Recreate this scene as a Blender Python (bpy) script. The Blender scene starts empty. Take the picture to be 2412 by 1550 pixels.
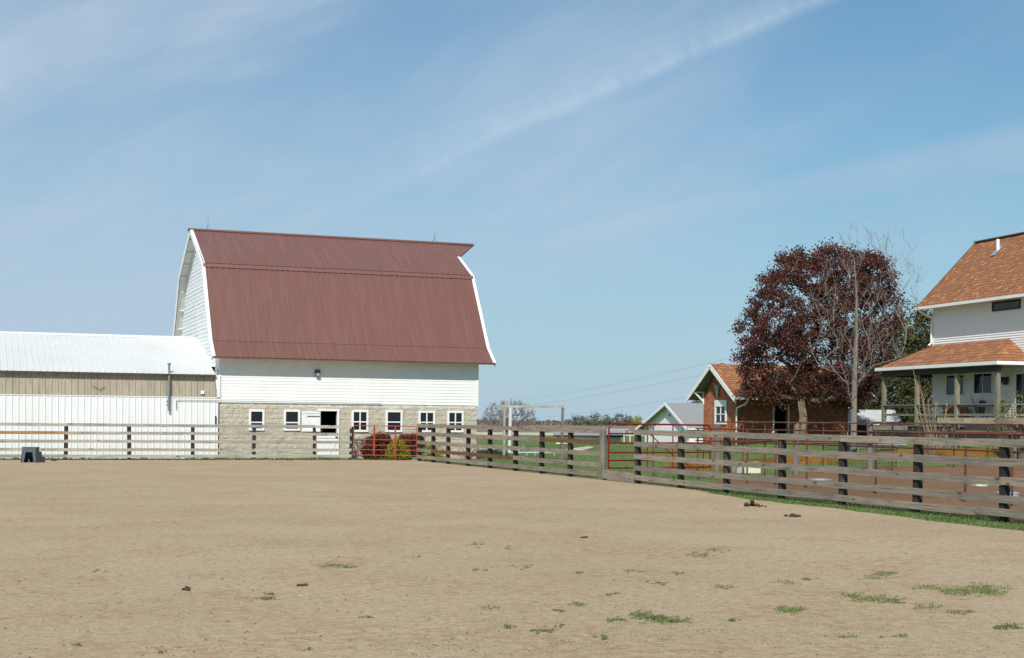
import bpy, bmesh, math, random
from mathutils import Vector, Matrix, noise
random.seed(7)
R = math.radians
S = bpy.context.scene
COL = S.collection

# ------------------------------------------------------------------ camera
TH = R(20.5); H0 = 1.7; F = 3400.0; RHO = 0.010
cd = bpy.data.cameras.new('camera'); cam = bpy.data.objects.new('camera', cd); COL.objects.link(cam)
cd.sensor_width = 36; cd.lens = F/2412*36; cd.shift_y = 214/2412; cd.clip_start = .1; cd.clip_end = 6000
cam.matrix_world = Matrix.Translation((0, 0, H0)) @ Matrix.Rotation(-TH, 4, 'Z') @ Matrix.Rotation(R(90), 4, 'X') @ Matrix.Rotation(RHO, 4, 'Z')
S.camera = cam

# ------------------------------------------------------------------ light
SUN_AZ = 30; SUN_EL = 42          # towards -Y, turned to -X
S.view_settings.view_transform = 'Standard'; S.view_settings.look = 'None'
S.view_settings.exposure = 0.0; S.view_settings.gamma = 1
sl = bpy.data.lights.new('sun', 'SUN'); so = bpy.data.objects.new('sun', sl); COL.objects.link(so)
sl.energy = 4.5; sl.angle = R(.53); sl.color = (1, .955, .88)
sd = Vector((-math.sin(R(SUN_AZ))*math.cos(R(SUN_EL)), -math.cos(R(SUN_AZ))*math.cos(R(SUN_EL)), math.sin(R(SUN_EL))))
so.rotation_euler = sd.to_track_quat('Z', 'Y').to_euler(); so.location = (-20, -30, 40)


def ray(x, y):                      # direction in which the camera sees a point of the photograph
    dx = x-1206; dy = y-989
    r = dx*math.cos(RHO)+dy*math.sin(RHO); d = -dx*math.sin(RHO)+dy*math.cos(RHO)
    a = r/F
    return Vector((a*math.cos(TH)+math.sin(TH), -a*math.sin(TH)+math.cos(TH), -d/F))


def atZ(x, y, Z): return Vector((0, 0, H0))+ray(x, y)*Z         # at a distance Z from the camera
def atG(x, y, z=0.0):                                            # on the ground
    r = ray(x, y); return Vector((0, 0, H0))+r*((z-H0)/r.z)


# ---- world: Nishita sky with thin cirrus and one old contrail
W = bpy.data.worlds.new('World'); S.world = W; W.use_nodes = True
nt = W.node_tree; nt.nodes.clear()


def N(t, kind, **kw):
    n = t.nodes.new(kind)
    for k, v in kw.items():
        if k.startswith('i_'): n.inputs[int(k[2:])].default_value = v
        else: setattr(n, k, v)
    return n


def math_(t, op, a, b=None, c=None, clamp=False):
    n = t.nodes.new('ShaderNodeMath'); n.operation = op; n.use_clamp = clamp
    for i, v in enumerate((a, b, c)):
        if v is None: continue
        if isinstance(v, (int, float)): n.inputs[i].default_value = v
        else: t.links.new(v, n.inputs[i])
    return n.outputs[0]


def ramp(t, fac, stops, interp='LINEAR'):
    n = t.nodes.new('ShaderNodeValToRGB'); n.color_ramp.interpolation = interp
    e = n.color_ramp.elements
    while len(e) > 1: e.remove(e[-1])
    e[0].position = stops[0][0]; e[0].color = tuple(stops[0][1])+(1,) if len(stops[0][1]) == 3 else stops[0][1]
    for p, c in stops[1:]:
        q = e.new(p); q.color = tuple(c)+(1,) if len(c) == 3 else c
    if fac is not None: t.links.new(fac, n.inputs[0])
    return n.outputs[0]


def g3(v): return (v, v, v)


def mix(t, fac, a, b, mode='MIX'):
    n = t.nodes.new('ShaderNodeMix'); n.data_type = 'RGBA'; n.blend_type = mode
    for sock, v in ((n.inputs[0], fac), (n.inputs[6], a), (n.inputs[7], b)):
        if isinstance(v, (int, float)): sock.default_value = v
        elif isinstance(v, tuple): sock.default_value = v if len(v) == 4 else v+(1,)
        else: t.links.new(v, sock)
    return n.outputs[2]


sky = N(nt, 'ShaderNodeTexSky', sky_type='NISHITA', sun_disc=False)
sky.sun_elevation = R(SUN_EL); sky.sun_rotation = R(180+SUN_AZ); sky.air_density = 1.0; sky.dust_density = 0.6; sky.ozone_density = 2.5
tc = N(nt, 'ShaderNodeTexCoord')
d0 = ray(1975, -5).normalized(); d1 = ray(1120, 362).normalized()
n1 = d1.cross(d0).normalized()
if n1.z < 0: n1 = -n1
tv = (d0-d1).normalized()


def dotn(v):
    n = nt.nodes.new('ShaderNodeVectorMath'); n.operation = 'DOT_PRODUCT'
    nt.links.new(tc.outputs['Generated'], n.inputs[0]); n.inputs[1].default_value = v
    return n.outputs['Value']


along = dotn(tv); across = dotn(n1)
comb = N(nt, 'ShaderNodeCombineXYZ')
nt.links.new(along, comb.inputs[0]); nt.links.new(across, comb.inputs[1])


def skynoise(sx, sy, scale, det, rough, off=0.0, dist=0.0):
    m = N(nt, 'ShaderNodeMapping'); m.inputs['Scale'].default_value = (sx, sy, 1); m.inputs['Location'].default_value = (off, off*.7, off)
    nt.links.new(comb.outputs[0], m.inputs[0])
    n = N(nt, 'ShaderNodeTexNoise'); n.inputs['Scale'].default_value = scale; n.inputs['Detail'].default_value = det; n.inputs['Roughness'].default_value = rough
    n.inputs['Distortion'].default_value = dist
    nt.links.new(m.outputs[0], n.inputs[0]); return n.outputs['Fac']


wob = math_(nt, 'MULTIPLY_ADD', skynoise(3, 3, 2, 3, .55, 1.0), .022, -.011)
dw = math_(nt, 'ADD', across, wob)
edge = ramp(nt, math_(nt, 'MULTIPLY_ADD', dw, 10, .5), [(0.0, g3(0)), (.46, g3(0)), (.53, g3(1)), (.58, g3(.60)), (.67, g3(.26)), (.88, g3(0))])
feather = ramp(nt, skynoise(30, 9, 3.2, 6, .62, 3.0, .6), [(.33, g3(.45)), (.66, g3(1.1))])
fade = ramp(nt, math_(nt, 'MULTIPLY_ADD', math_(nt, 'SUBTRACT', along, d1.dot(tv)), 2.6, .38), [(0, g3(0)), (.12, g3(.22)), (.30, g3(.62)), (.5, g3(1)), (.8, g3(1)), (1, g3(.75))])
trail = math_(nt, 'MULTIPLY', math_(nt, 'MULTIPLY', edge, feather), fade)
trail = math_(nt, 'MULTIPLY', trail, .50, clamp=True)
big = ramp(nt, skynoise(1.0, 2.6, 4.0, 5, .52, 11.3, .5), [(.36, g3(0)), (.66, g3(1))], 'EASE')
fine = ramp(nt, skynoise(2.2, 9, 5, 7, .6, 5.2, .7), [(.35, g3(.45)), (.72, g3(1))])
# more veil on the left half of the view
vl = ray(2300, 300).normalized(); vr = ray(200, 300).normalized(); hv = (vr-vl)
side = math_(nt, 'MULTIPLY_ADD', math_(nt, 'SUBTRACT', dotn(hv.normalized()), vl.dot(hv.normalized())), 1.35, .30, clamp=True)
cir = math_(nt, 'MULTIPLY', math_(nt, 'MULTIPLY', big, fine), math_(nt, 'MULTIPLY_ADD', side, .30, .18), clamp=True)
soft = ramp(nt, skynoise(.8, 2.2, 3.0, 3, .5, 21.0, .3), [(.3, g3(.55)), (.7, g3(1))], 'EASE')
bA, bB = ray(1230, 570).normalized(), ray(2412, 330).normalized(); n2 = bA.cross(bB).normalized()
wide = ramp(nt, math_(nt, 'MULTIPLY_ADD', dotn(n2), 6, .5), [(.0, g3(0)), (.33, g3(.15)), (.5, g3(.62)), (.60, g3(.25)), (.8, g3(0))], 'EASE') if n2.z > 0 else ramp(nt, math_(nt, 'MULTIPLY_ADD', dotn(-n2), 6, .5), [(.0, g3(0)), (.33, g3(.15)), (.5, g3(.62)), (.60, g3(.25)), (.8, g3(0))], 'EASE')
cir = math_(nt, 'ADD', cir, math_(nt, 'MULTIPLY', math_(nt, 'MAXIMUM', math_(nt, 'MULTIPLY', side, .80), wide), soft), clamp=True)
sepz = N(nt, 'ShaderNodeSeparateXYZ'); nt.links.new(tc.outputs['Generated'], sepz.inputs[0])
low = ramp(nt, sepz.outputs[2], [(0, g3(.80)), (.05, g3(.66)), (.12, g3(.42)), (.19, g3(.16)), (.26, g3(0))])
skc = mix(nt, 1.0, sky.outputs[0], (.38, .77, .86), 'MULTIPLY')
c1 = mix(nt, low, skc, (3.95, 5.35, 6.25))
c2 = mix(nt, cir, c1, (4.25, 5.3, 6.6))
c2 = mix(nt, trail, c2, (5.0, 6.2, 7.4))
bg = N(nt, 'ShaderNodeBackground'); bg.inputs[1].default_value = .110
nt.links.new(c2, bg.inputs[0]); out = N(nt, 'ShaderNodeOutputWorld'); nt.links.new(bg.outputs[0], out.inputs[0])

# ------------------------------------------------------------------ materials
MATS = {}


def mat(name, col, rough=.8, spec=.3, metal=0.0, var=.12, vscale=3.0, col2=None, c2lo=.5, c2hi=.75, c2scale=1.5, bump=0.0, bscale=30.0,
        stretch=(1, 1, 1), objvar=0.0, isl=0.0, coord='Object', sheen=0, transl=0.0):
    if name in MATS: return MATS[name]
    m = bpy.data.materials.new(name); m.use_nodes = True; t = m.node_tree; b = t.nodes['Principled BSDF']
    tcn = N(t, 'ShaderNodeTexCoord'); mp = N(t, 'ShaderNodeMapping'); mp.inputs['Scale'].default_value = stretch
    t.links.new(tcn.outputs[coord], mp.inputs[0])

    def noi(scale, det=5, rg=.6):
        n = N(t, 'ShaderNodeTexNoise'); n.inputs['Scale'].default_value = scale; n.inputs['Detail'].default_value = det; n.inputs['Roughness'].default_value = rg
        t.links.new(mp.outputs[0], n.inputs[0]); return n.outputs['Fac']
    c = (*col, 1)
    f1 = ramp(t, noi(vscale), [(.3, g3(1-var)), (.7, g3(1+var))])
    out_ = mix(t, 1.0, c, f1, 'MULTIPLY')
    if col2: out_ = mix(t, ramp(t, noi(c2scale), [(c2lo, g3(0)), (c2hi, g3(1))]), out_, (*col2, 1))
    if objvar:
        oi = N(t, 'ShaderNodeObjectInfo')
        out_ = mix(t, 1.0, out_, ramp(t, oi.outputs['Random'], [(0, (1-objvar, 1-objvar, 1-objvar*.9)), (.5, (1, 1, 1)), (1, (1+objvar, 1+objvar*.92, 1+objvar*.85))]), 'MULTIPLY')
    if isl:
        ge = N(t, 'ShaderNodeNewGeometry')
        out_ = mix(t, 1.0, out_, ramp(t, ge.outputs['Random Per Island'], [(0, g3(1-isl)), (1, g3(1+isl))]), 'MULTIPLY')
    t.links.new(out_, b.inputs['Base Color'])
    b.inputs['Roughness'].default_value = rough; b.inputs['Specular IOR Level'].default_value = spec; b.inputs['Metallic'].default_value = metal
    if bump:
        bn = N(t, 'ShaderNodeBump'); bn.inputs['Strength'].default_value = bump; bn.inputs['Distance'].default_value = .02
        t.links.new(noi(bscale), bn.inputs['Height']); t.links.new(bn.outputs[0], b.inputs['Normal'])
    if transl:
        tr = N(t, 'ShaderNodeBsdfTranslucent'); t.links.new(out_, tr.inputs[0])
        ms = N(t, 'ShaderNodeMixShader'); ms.inputs[0].default_value = transl
        t.links.new(b.outputs[0], ms.inputs[1]); t.links.new(tr.outputs[0], ms.inputs[2])
        t.links.new(ms.outputs[0], t.nodes['Material Output'].inputs[0])
    MATS[name] = m; return m


def wood(name, col, axis, dark=.45, objvar=.16, stain=None):
    """weathered board: grain along one axis, cracks, knots"""
    m = bpy.data.materials.new(name); m.use_nodes = True; t = m.node_tree; b = t.nodes['Principled BSDF']
    tcn = N(t, 'ShaderNodeTexCoord'); oi = N(t, 'ShaderNodeObjectInfo')
    add = N(t, 'ShaderNodeVectorMath', operation='ADD'); t.links.new(tcn.outputs['Object'], add.inputs[0])
    sc = N(t, 'ShaderNodeVectorMath', operation='SCALE'); t.links.new(oi.outputs['Random'], sc.inputs['Scale']); sc.inputs[0].default_value = (37, 53, 41)
    t.links.new(sc.outputs[0], add.inputs[1])
    st = {'x': (1.1, 26, 26), 'y': (26, 1.1, 26), 'z': (26, 26, 1.1)}[axis]
    mp = N(t, 'ShaderNodeMapping'); mp.inputs['Scale'].default_value = st; t.links.new(add.outputs[0], mp.inputs[0])
    n1_ = N(t, 'ShaderNodeTexNoise'); n1_.inputs['Scale'].default_value = 1.2; n1_.inputs['Detail'].default_value = 7; n1_.inputs['Roughness'].default_value = .68; t.links.new(mp.outputs[0], n1_.inputs[0])
    n2_ = N(t, 'ShaderNodeTexNoise'); n2_.inputs['Scale'].default_value = 1.4; n2_.inputs['Detail'].default_value = 4; t.links.new(add.outputs[0], n2_.inputs[0])
    grain = ramp(t, n1_.outputs['Fac'], [(.30, g3(dark)), (.43, g3(.82)), (.56, g3(1.04)), (.70, g3(1.25))])
    pat = ramp(t, n2_.outputs['Fac'], [(.3, (.80, .80, .80)), (.5, (1, 1, 1)), (.7, (1.12, 1.08, 1.02))])
    c = mix(t, 1, (*col, 1), grain, 'MULTIPLY'); c = mix(t, 1, c, pat, 'MULTIPLY')
    if stain: c = mix(t, ramp(t, n2_.outputs['Fac'], [(.5, g3(0)), (.72, g3(.7))]), c, (*stain, 1))
    vo = N(t, 'ShaderNodeTexVoronoi'); vo.inputs['Scale'].default_value = 1.0
    mk = N(t, 'ShaderNodeMapping'); mk.inputs['Scale'].default_value = {'x': (2.0, 5, 5), 'y': (5, 2.0, 5), 'z': (5, 5, 2.0)}[axis]
    t.links.new(add.outputs[0], mk.inputs[0]); t.links.new(mk.outputs[0], vo.inputs[0])
    c = mix(t, ramp(t, vo.outputs['Distance'], [(0, g3(.9)), (.12, g3(.75)), (.17, g3(0))]), c, (col[0]*.3, col[1]*.27, col[2]*.25, 1))
    c = mix(t, 1, c, ramp(t, oi.outputs['Random'], [(0, (1-objvar, 1-objvar, 1-objvar*.85)), (.5, (1, 1, 1)), (1, (1+objvar, 1+objvar*.88, 1+objvar*.75))]), 'MULTIPLY')
    t.links.new(c, b.inputs['Base Color']); b.inputs['Roughness'].default_value = .9; b.inputs['Specular IOR Level'].default_value = .15
    bn = N(t, 'ShaderNodeBump'); bn.inputs['Strength'].default_value = .5; bn.inputs['Distance'].default_value = .008
    t.links.new(n1_.outputs['Fac'], bn.inputs['Height']); t.links.new(bn.outputs[0], b.inputs['Normal'])
    MATS[name] = m; return m


def blockmat(name, c1_, c2_, mortar, bw, bh, msize, plane='xz', bump=.5, bias=0.0, var=.25, fleck=None, shift=.5):
    m = bpy.data.materials.new(name); m.use_nodes = True; t = m.node_tree; b = t.nodes['Principled BSDF']
    tcn = N(t, 'ShaderNodeTexCoord'); se = N(t, 'ShaderNodeSeparateXYZ'); t.links.new(tcn.outputs['Object'], se.inputs[0])
    co = N(t, 'ShaderNodeCombineXYZ')
    if plane == 'xz': src = se.outputs[0]
    elif plane == 'yz': src = se.outputs[1]
    else: src = math_(t, 'ADD', se.outputs[0], se.outputs[1])
    t.links.new(src, co.inputs[0]); t.links.new(se.outputs[2], co.inputs[1])
    br = N(t, 'ShaderNodeTexBrick'); t.links.new(co.outputs[0], br.inputs[0]); br.offset = shift
    br.inputs['Color1'].default_value = (*c1_, 1); br.inputs['Color2'].default_value = (*c2_, 1); br.inputs['Mortar'].default_value = (*mortar, 1)
    br.inputs['Scale'].default_value = 1; br.inputs['Mortar Size'].default_value = msize; br.inputs['Mortar Smooth'].default_value = .3
    br.inputs['Bias'].default_value = bias; br.inputs['Brick Width'].default_value = bw; br.inputs['Row Height'].default_value = bh
    no = N(t, 'ShaderNodeTexNoise'); no.inputs['Scale'].default_value = 2.2; no.inputs['Detail'].default_value = 6; no.inputs['Roughness'].default_value = .65; t.links.new(tcn.outputs['Object'], no.inputs[0])
    c = mix(t, 1, br.outputs['Color'], ramp(t, no.outputs['Fac'], [(.3, g3(1-var)), (.7, g3(1+var))]), 'MULTIPLY')
    if fleck:
        mp = N(t, 'ShaderNodeMapping'); mp.inputs['Scale'].default_value = (1/bw*1.6, 1/bh*.95, 1); t.links.new(co.outputs[0], mp.inputs[0])
        nf = N(t, 'ShaderNodeTexNoise'); nf.inputs['Scale'].default_value = .9; nf.inputs['Detail'].default_value = 1; t.links.new(mp.outputs[0], nf.inputs[0])
        c = mix(t, ramp(t, nf.outputs['Fac'], [(.60, g3(0)), (.66, g3(.75))]), c, (*fleck, 1))
    t.links.new(c, b.inputs['Base Color']); b.inputs['Roughness'].default_value = .92; b.inputs['Specular IOR Level'].default_value = .2
    bn = N(t, 'ShaderNodeBump'); bn.inputs['Strength'].default_value = bump; bn.inputs['Distance'].default_value = .015
    hh = math_(t, 'MULTIPLY_ADD', br.outputs['Fac'], -1.0, math_(t, 'MULTIPLY', no.outputs['Fac'], .6))
    t.links.new(hh, bn.inputs['Height']); t.links.new(bn.outputs[0], b.inputs['Normal'])
    MATS[name] = m; return m


def glassmat():
    m = bpy.data.materials.new('window_glass'); m.use_nodes = True; b = m.node_tree.nodes['Principled BSDF']
    b.inputs['Base Color'].default_value = (.012, .016, .018, 1); b.inputs['Roughness'].default_value = .06; b.inputs['Specular IOR Level'].default_value = .35
    MATS['glass'] = m; return m


M_white = mat('white_paint', (.80, .81, .79), rough=.55, var=.05, vscale=2, col2=(.66, .67, .65), c2lo=.6, c2hi=.85, c2scale=1.2)
M_trim = mat('white_trim', (.80, .80, .78), rough=.5, var=.04)
M_shedmetal = mat('white_sheet_metal', (.78, .79, .78), rough=.42, spec=.4, var=.035, vscale=1.2, col2=(.69, .69, .66), c2lo=.55, c2hi=.9, c2scale=.6)
M_shedroof = mat('white_roof_metal', (.64, .65, .64), rough=.5, spec=.4, var=.03, vscale=.8, col2=(.60, .585, .53), c2lo=.5, c2hi=.9, c2scale=.35)
M_tan = mat('tan_light_panel', (.42, .375, .29), rough=.6, var=.12, vscale=1.2, col2=(.30, .27, .21), c2lo=.45, c2hi=.8, c2scale=2.2, stretch=(3, 1, .7))
M_maroon = mat('maroon_roof_metal', (.170, .076, .061), rough=.5, spec=.5, var=.045, vscale=1.1, col2=(.20, .095, .078), c2lo=.45, c2hi=.75, c2scale=1.4, stretch=(4.3, .35, .35))
M_soffit = mat('soffit_boards', (.60, .60, .55), rough=.8, var=.05)
M_block = mat('rockface_block', (.46, .415, .325), rough=.95, var=.13, vscale=4, col2=(.50, .47, .39), c2lo=.45, c2hi=.75, c2scale=1.6, bump=.55, bscale=26)
M_cap = mat('whitewashed_block', (.60, .58, .53), rough=.95, var=.2, vscale=5, bump=.5, bscale=25)
M_brick = blockmat('red_brick', (.33, .095, .045), (.52, .19, .095), (.24, .15, .10), .22, .075, .008, 'xy+z', var=.3)
M_shingle = blockmat('brown_shingle', (.33, .145, .072), (.26, .108, .054), (.13, .055, .03), .30, .125, .012, 'xy+z', bump=.4, var=.10, fleck=(.50, .28, .13))
M_vinyl = mat('cream_vinyl', (.82, .80, .785), rough=.5, var=.03)
M_glass = glassmat()
M_dark = mat('dark_interior', (.02, .018, .016), rough=.9)  # near-black colour that stands in for deep shade
M_post = mat('creosote_post', (.040, .031, .027), rough=.9, var=.4, vscale=3, col2=(.16, .14, .13), c2lo=.56, c2hi=.74, c2scale=3, stretch=(4, 4, .7), bump=.5, objvar=.2)
M_postgrey = mat('grey_weathered_post', (.21, .185, .16), rough=.95, var=.3, vscale=3, col2=(.10, .075, .06), c2lo=.45, c2hi=.7, c2scale=2, stretch=(6, 6, .5), bump=.9, bscale=14)
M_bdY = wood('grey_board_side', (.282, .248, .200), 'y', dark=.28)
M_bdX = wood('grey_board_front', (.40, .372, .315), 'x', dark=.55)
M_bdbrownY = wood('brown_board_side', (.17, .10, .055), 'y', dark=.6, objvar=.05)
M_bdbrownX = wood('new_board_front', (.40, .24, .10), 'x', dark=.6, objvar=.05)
M_tanboard = wood('tan_lumber', (.46, .38, .27), 'y', dark=.75, objvar=.08)
M_paletimber = wood('pale_timber', (.42, .385, .32), 'x', dark=.7, objvar=.05)
M_logboard = wood('brown_lumber', (.30, .19, .12), 'y', dark=.6, objvar=.08)
M_gold = wood('golden_plank', (.25, .13, .032), 'x', dark=.5, objvar=.05)
M_porchpost = wood('porch_timber', (.25, .23, .17), 'z', dark=.65)
M_porchrail = wood('porch_rail_timber', (.22, .20, .18), 'y', dark=.7)
M_red = mat('red_gate_paint', (.33, .05, .03), rough=.4, var=.15, vscale=5, col2=(.28, .05, .03), c2lo=.55, c2hi=.8, objvar=.1)
M_redd = mat('dark_red_gate_paint', (.17, .012, .010), rough=.45, var=.2, vscale=4, col2=(.27, .035, .015), c2lo=.5, c2hi=.8)
M_rust = mat('rusty_pipe', (.14, .05, .032), rough=.7, var=.35, vscale=4, col2=(.055, .025, .02), c2lo=.45, c2hi=.7, c2scale=3)
M_galv = mat('galvanized_steel', (.45, .48, .49), rough=.4, metal=.6, var=.12, vscale=4)
M_greypipe = mat('green_grey_pipe', (.22, .27, .26), rough=.5, metal=.3, var=.15)
M_darkmetal = mat('dark_metal', (.03, .03, .03), rough=.5)
M_plastic = mat('grey_plastic', (.085, .10, .115), rough=.5, var=.08, vscale=5)
M_concrete = mat('concrete', (.46, .44, .39), rough=.95, var=.15, bump=.4)
M_path = mat('pale_path', (.52, .46, .35), rough=.95, var=.12, vscale=1.5)
M_manure = mat('manure', (.075, .045, .028), rough=.95, var=.5, vscale=9, bump=.8, bscale=20)
M_barkc = mat('dark_bark', (.055, .042, .036), rough=.95, var=.4, vscale=6, bump=.6, stretch=(2, 2, .5))
M_barkcl = mat('copper_tree_bark', (.17, .125, .085), rough=.95, var=.45, vscale=5, col2=(.06, .04, .03), c2lo=.45, c2hi=.65, bump=.7, stretch=(3, 3, .6))
M_barkl = mat('pale_bark', (.205, .178, .148), rough=.9, var=.25, vscale=5, bump=.4, stretch=(2, 2, .6))
M_bark2 = mat('brown_twig', (.20, .15, .12), rough=.9, var=.25)
M_farbark = mat('far_bark', (.17, .14, .135), rough=.95, var=.2)
M_leafred = mat('copper_leaf', (.118, .042, .030), rough=.5, spec=.35, var=.4, vscale=.55, isl=.65, transl=.30)
M_leafbar = mat('barberry_leaf', (.175, .062, .035), rough=.6, var=.25, vscale=2, isl=.5, transl=.25)
M_leafyel = mat('yellow_green_leaf', (.34, .37, .035), rough=.6, var=.2, vscale=3, isl=.35, transl=.3)
M_leafever = mat('evergreen_leaf', (.075, .085, .03), rough=.7, var=.35, vscale=.8, col2=(.13, .105, .035), c2lo=.5, c2hi=.75, c2scale=1.2, isl=.5, transl=.15)
M_leaffar = mat('far_spring_leaf', (.13, .17, .085), rough=.8, var=.2, vscale=.15, isl=.3, transl=.3)
M_leafshrub = mat('spring_shrub_leaf', (.24, .24, .09), rough=.7, var=.2, isl=.4, transl=.3)
M_bud = mat('opening_bud', (.30, .22, .14), rough=.7, isl=.3, transl=.3)
M_grass = mat('grass_blades', (.135, .185, .06), rough=.8, spec=.2, var=.3, vscale=1.5, isl=.45, transl=.25)
M_tuft = mat('weed_blades', (.185, .22, .085), rough=.8, spec=.2, var=.25, vscale=3, isl=.45, transl=.25)
M_green = mat('green_landscape_board', (.20, .29, .26), rough=.7, var=.15)
M_paleteal = mat('pale_green_pipe', (.42, .55, .52), rough=.5, var=.1)
M_bluegrey = mat('pale_blue_frame', (.36, .43, .50), rough=.5, var=.1)
M_bone = mat('bone', (.50, .48, .44), rough=.8)
M_pot = mat('cream_pot', (.64, .61, .54), rough=.8, var=.08)
M_cream = mat('cream_box', (.68, .65, .52), rough=.6, var=.06)
M_greybox = mat('grey_box', (.40, .39, .36), rough=.8, var=.1)
M_garageroof = mat('grey_sheet_roof', (.27, .275, .27), rough=.5, spec=.4, var=.06)
M_orange = mat('orange_brown_wood', (.26, .085, .03), rough=.6, var=.15)


# ------------------------------------------------------------------ mesh helpers
class MB:
    def __init__(s): s.v = []; s.f = []

    def quad(s, *p):
        i = len(s.v); s.v += [tuple(q) for q in p]; s.f.append(tuple(range(i, i+len(p)))); return s

    def box(s, x0, x1, y0, y1, z0, z1):
        i = len(s.v)
        s.v += [(x0, y0, z0), (x1, y0, z0), (x1, y1, z0), (x0, y1, z0), (x0, y0, z1), (x1, y0, z1), (x1, y1, z1), (x0, y1, z1)]
        s.f += [tuple(i+k for k in q) for q in ((0, 3, 2, 1), (4, 5, 6, 7), (0, 1, 5, 4), (1, 2, 6, 5), (2, 3, 7, 6), (3, 0, 4, 7))]; return s

    def beam(s, p, q, w, h, up=(0, 0, 1), roll=0.0):
        p = Vector(p); q = Vector(q); d = (q-p).normalized(); u = Vector(up)
        r = d.cross(u)
        if r.length < 1e-4: r = d.cross(Vector((0, 1, 0)))
        r.normalize(); u = r.cross(d).normalized(); r *= w/2; u *= h/2
        i = len(s.v)
        for c in (p, q):
            s.v += [tuple(c-r-u), tuple(c+r-u), tuple(c+r+u), tuple(c-r+u)]
        s.f += [tuple(i+k for k in q_) for q_ in ((0, 1, 2, 3), (7, 6, 5, 4), (0, 4, 5, 1), (1, 5, 6, 2), (2, 6, 7, 3), (3, 7, 4, 0))]; return s

    def tube(s, p, q, r0, r1=None, n=8, cap=True):
        r1 = r0 if r1 is None else r1
        p = Vector(p); q = Vector(q); d = (q-p)
        if d.length < 1e-6: return s
        d.normalize(); a = d.orthogonal().normalized(); b = d.cross(a); i = len(s.v)
        for c, r in ((p, r0), (q, r1)):
            for k in range(n):
                t = 2*math.pi*k/n; s.v.append(tuple(c+a*math.cos(t)*r+b*math.sin(t)*r))
        for k in range(n): s.f.append((i+k, i+(k+1) % n, i+n+(k+1) % n, i+n+k))
        if cap: s.f.append(tuple(i+k for k in reversed(range(n)))); s.f.append(tuple(i+n+k for k in range(n)))
        return s

    def path(s, pts, r, n=8):
        for a, b in zip(pts[:-1], pts[1:]): s.tube(a, b, r, r, n)
        return s

    def prism(s, poly, d):                       # poly: list of 3-D points, extruded by vector d
        n = len(poly); i = len(s.v); d = Vector(d)
        s.v += [tuple(Vector(p)) for p in poly]+[tuple(Vector(p)+d) for p in poly]
        s.f.append(tuple(i+k for k in range(n))); s.f.append(tuple(i+n+k for k in reversed(range(n))))
        for k in range(n): s.f.append((i+k, i+n+k, i+n+(k+1) % n, i+(k+1) % n))
        return s

    def build(s, name, m, parent=None, loc=(0, 0, 0), smooth=False, fix=True, bevel=0.0):
        me = bpy.data.meshes.new(name); me.from_pydata(s.v, [], s.f)
        if fix:
            bm = bmesh.new(); bm.from_mesh(me); bmesh.ops.recalc_face_normals(bm, faces=bm.faces)
            if bevel: bmesh.ops.bevel(bm, geom=list(bm.edges), offset=bevel, segments=1, affect='EDGES')
            bm.to_mesh(me); bm.free()
        if smooth: me.polygons.foreach_set('use_smooth', [True]*len(me.polygons))
        me.materials.append(m); o = bpy.data.objects.new(name, me); COL.objects.link(o); o.location = loc
        if parent: o.parent = parent
        return o


def tag(o, label=None, cat=None, group=None, kind=None):
    if label: o['label'] = label
    if cat: o['category'] = cat
    if group: o['group'] = group
    if kind: o['kind'] = kind
    return o


def thing(name, loc, label, cat, rz=0.0, group=None):
    o = bpy.data.objects.new(name, None); COL.objects.link(o); o.location = loc; o.rotation_euler = (0, 0, rz); o.empty_display_size = .3
    return tag(o, label, cat, group)


def ribbed(mb, x0, x1, sp, a, b, h=.022, w=.05):
    """sheet metal with raised ribs running from a=(y,z) to b=(y,z)"""
    ya, za = a; yb, zb = b; L = math.hypot(yb-ya, zb-za); ny, nz = -(zb-za)/L, (yb-ya)/L
    if nz < 0 or (abs(nz) < 1e-6 and ny > 0): ny, nz = -ny, -nz
    xs = []; x = x0
    while x < x1-1e-6:
        for dx, hh in ((0, 0), (.012, h), (.012+w*.5, h), (.024+w*.5, 0), (sp*.62, 0), (sp*.62+.006, h*.22), (sp*.62+.02, 0)):
            if x+dx <= x1: xs.append((x+dx, hh))
        x += sp
    xs.append((x1, 0)); i = len(mb.v)
    for xx, hh in xs: mb.v += [(xx, ya+ny*hh, za+nz*hh), (xx, yb+ny*hh, zb+nz*hh)]
    for k in range(len(xs)-1): mb.f.append((i+2*k, i+2*k+2, i+2*k+3, i+2*k+1))


def lap(mb, axis, pos, z0, z1, ex, ext, depth=.014, jit=0.0):
    """lap siding facing -axis; ext(z) gives the span along the other axis"""
    z = z0
    while z < z1-1e-4:
        zt = min(z+ex, z1); a0, a1 = ext(z); b0, b1 = ext(zt); dj = depth*(1+random.uniform(-jit, jit))
        if axis == 'y':
            P = lambda s, zz, o: (s, pos-o, zz)
        else:
            P = lambda s, zz, o: (pos-o, s, zz)
        mb.quad(P(a0, z, dj), P(a1, z, dj), P(b1, zt, .002), P(b0, zt, .002))
        mb.quad(P(a0, z, .001), P(a1, z, .001), P(a1, z, dj), P(a0, z, dj))
        z = zt


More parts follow.
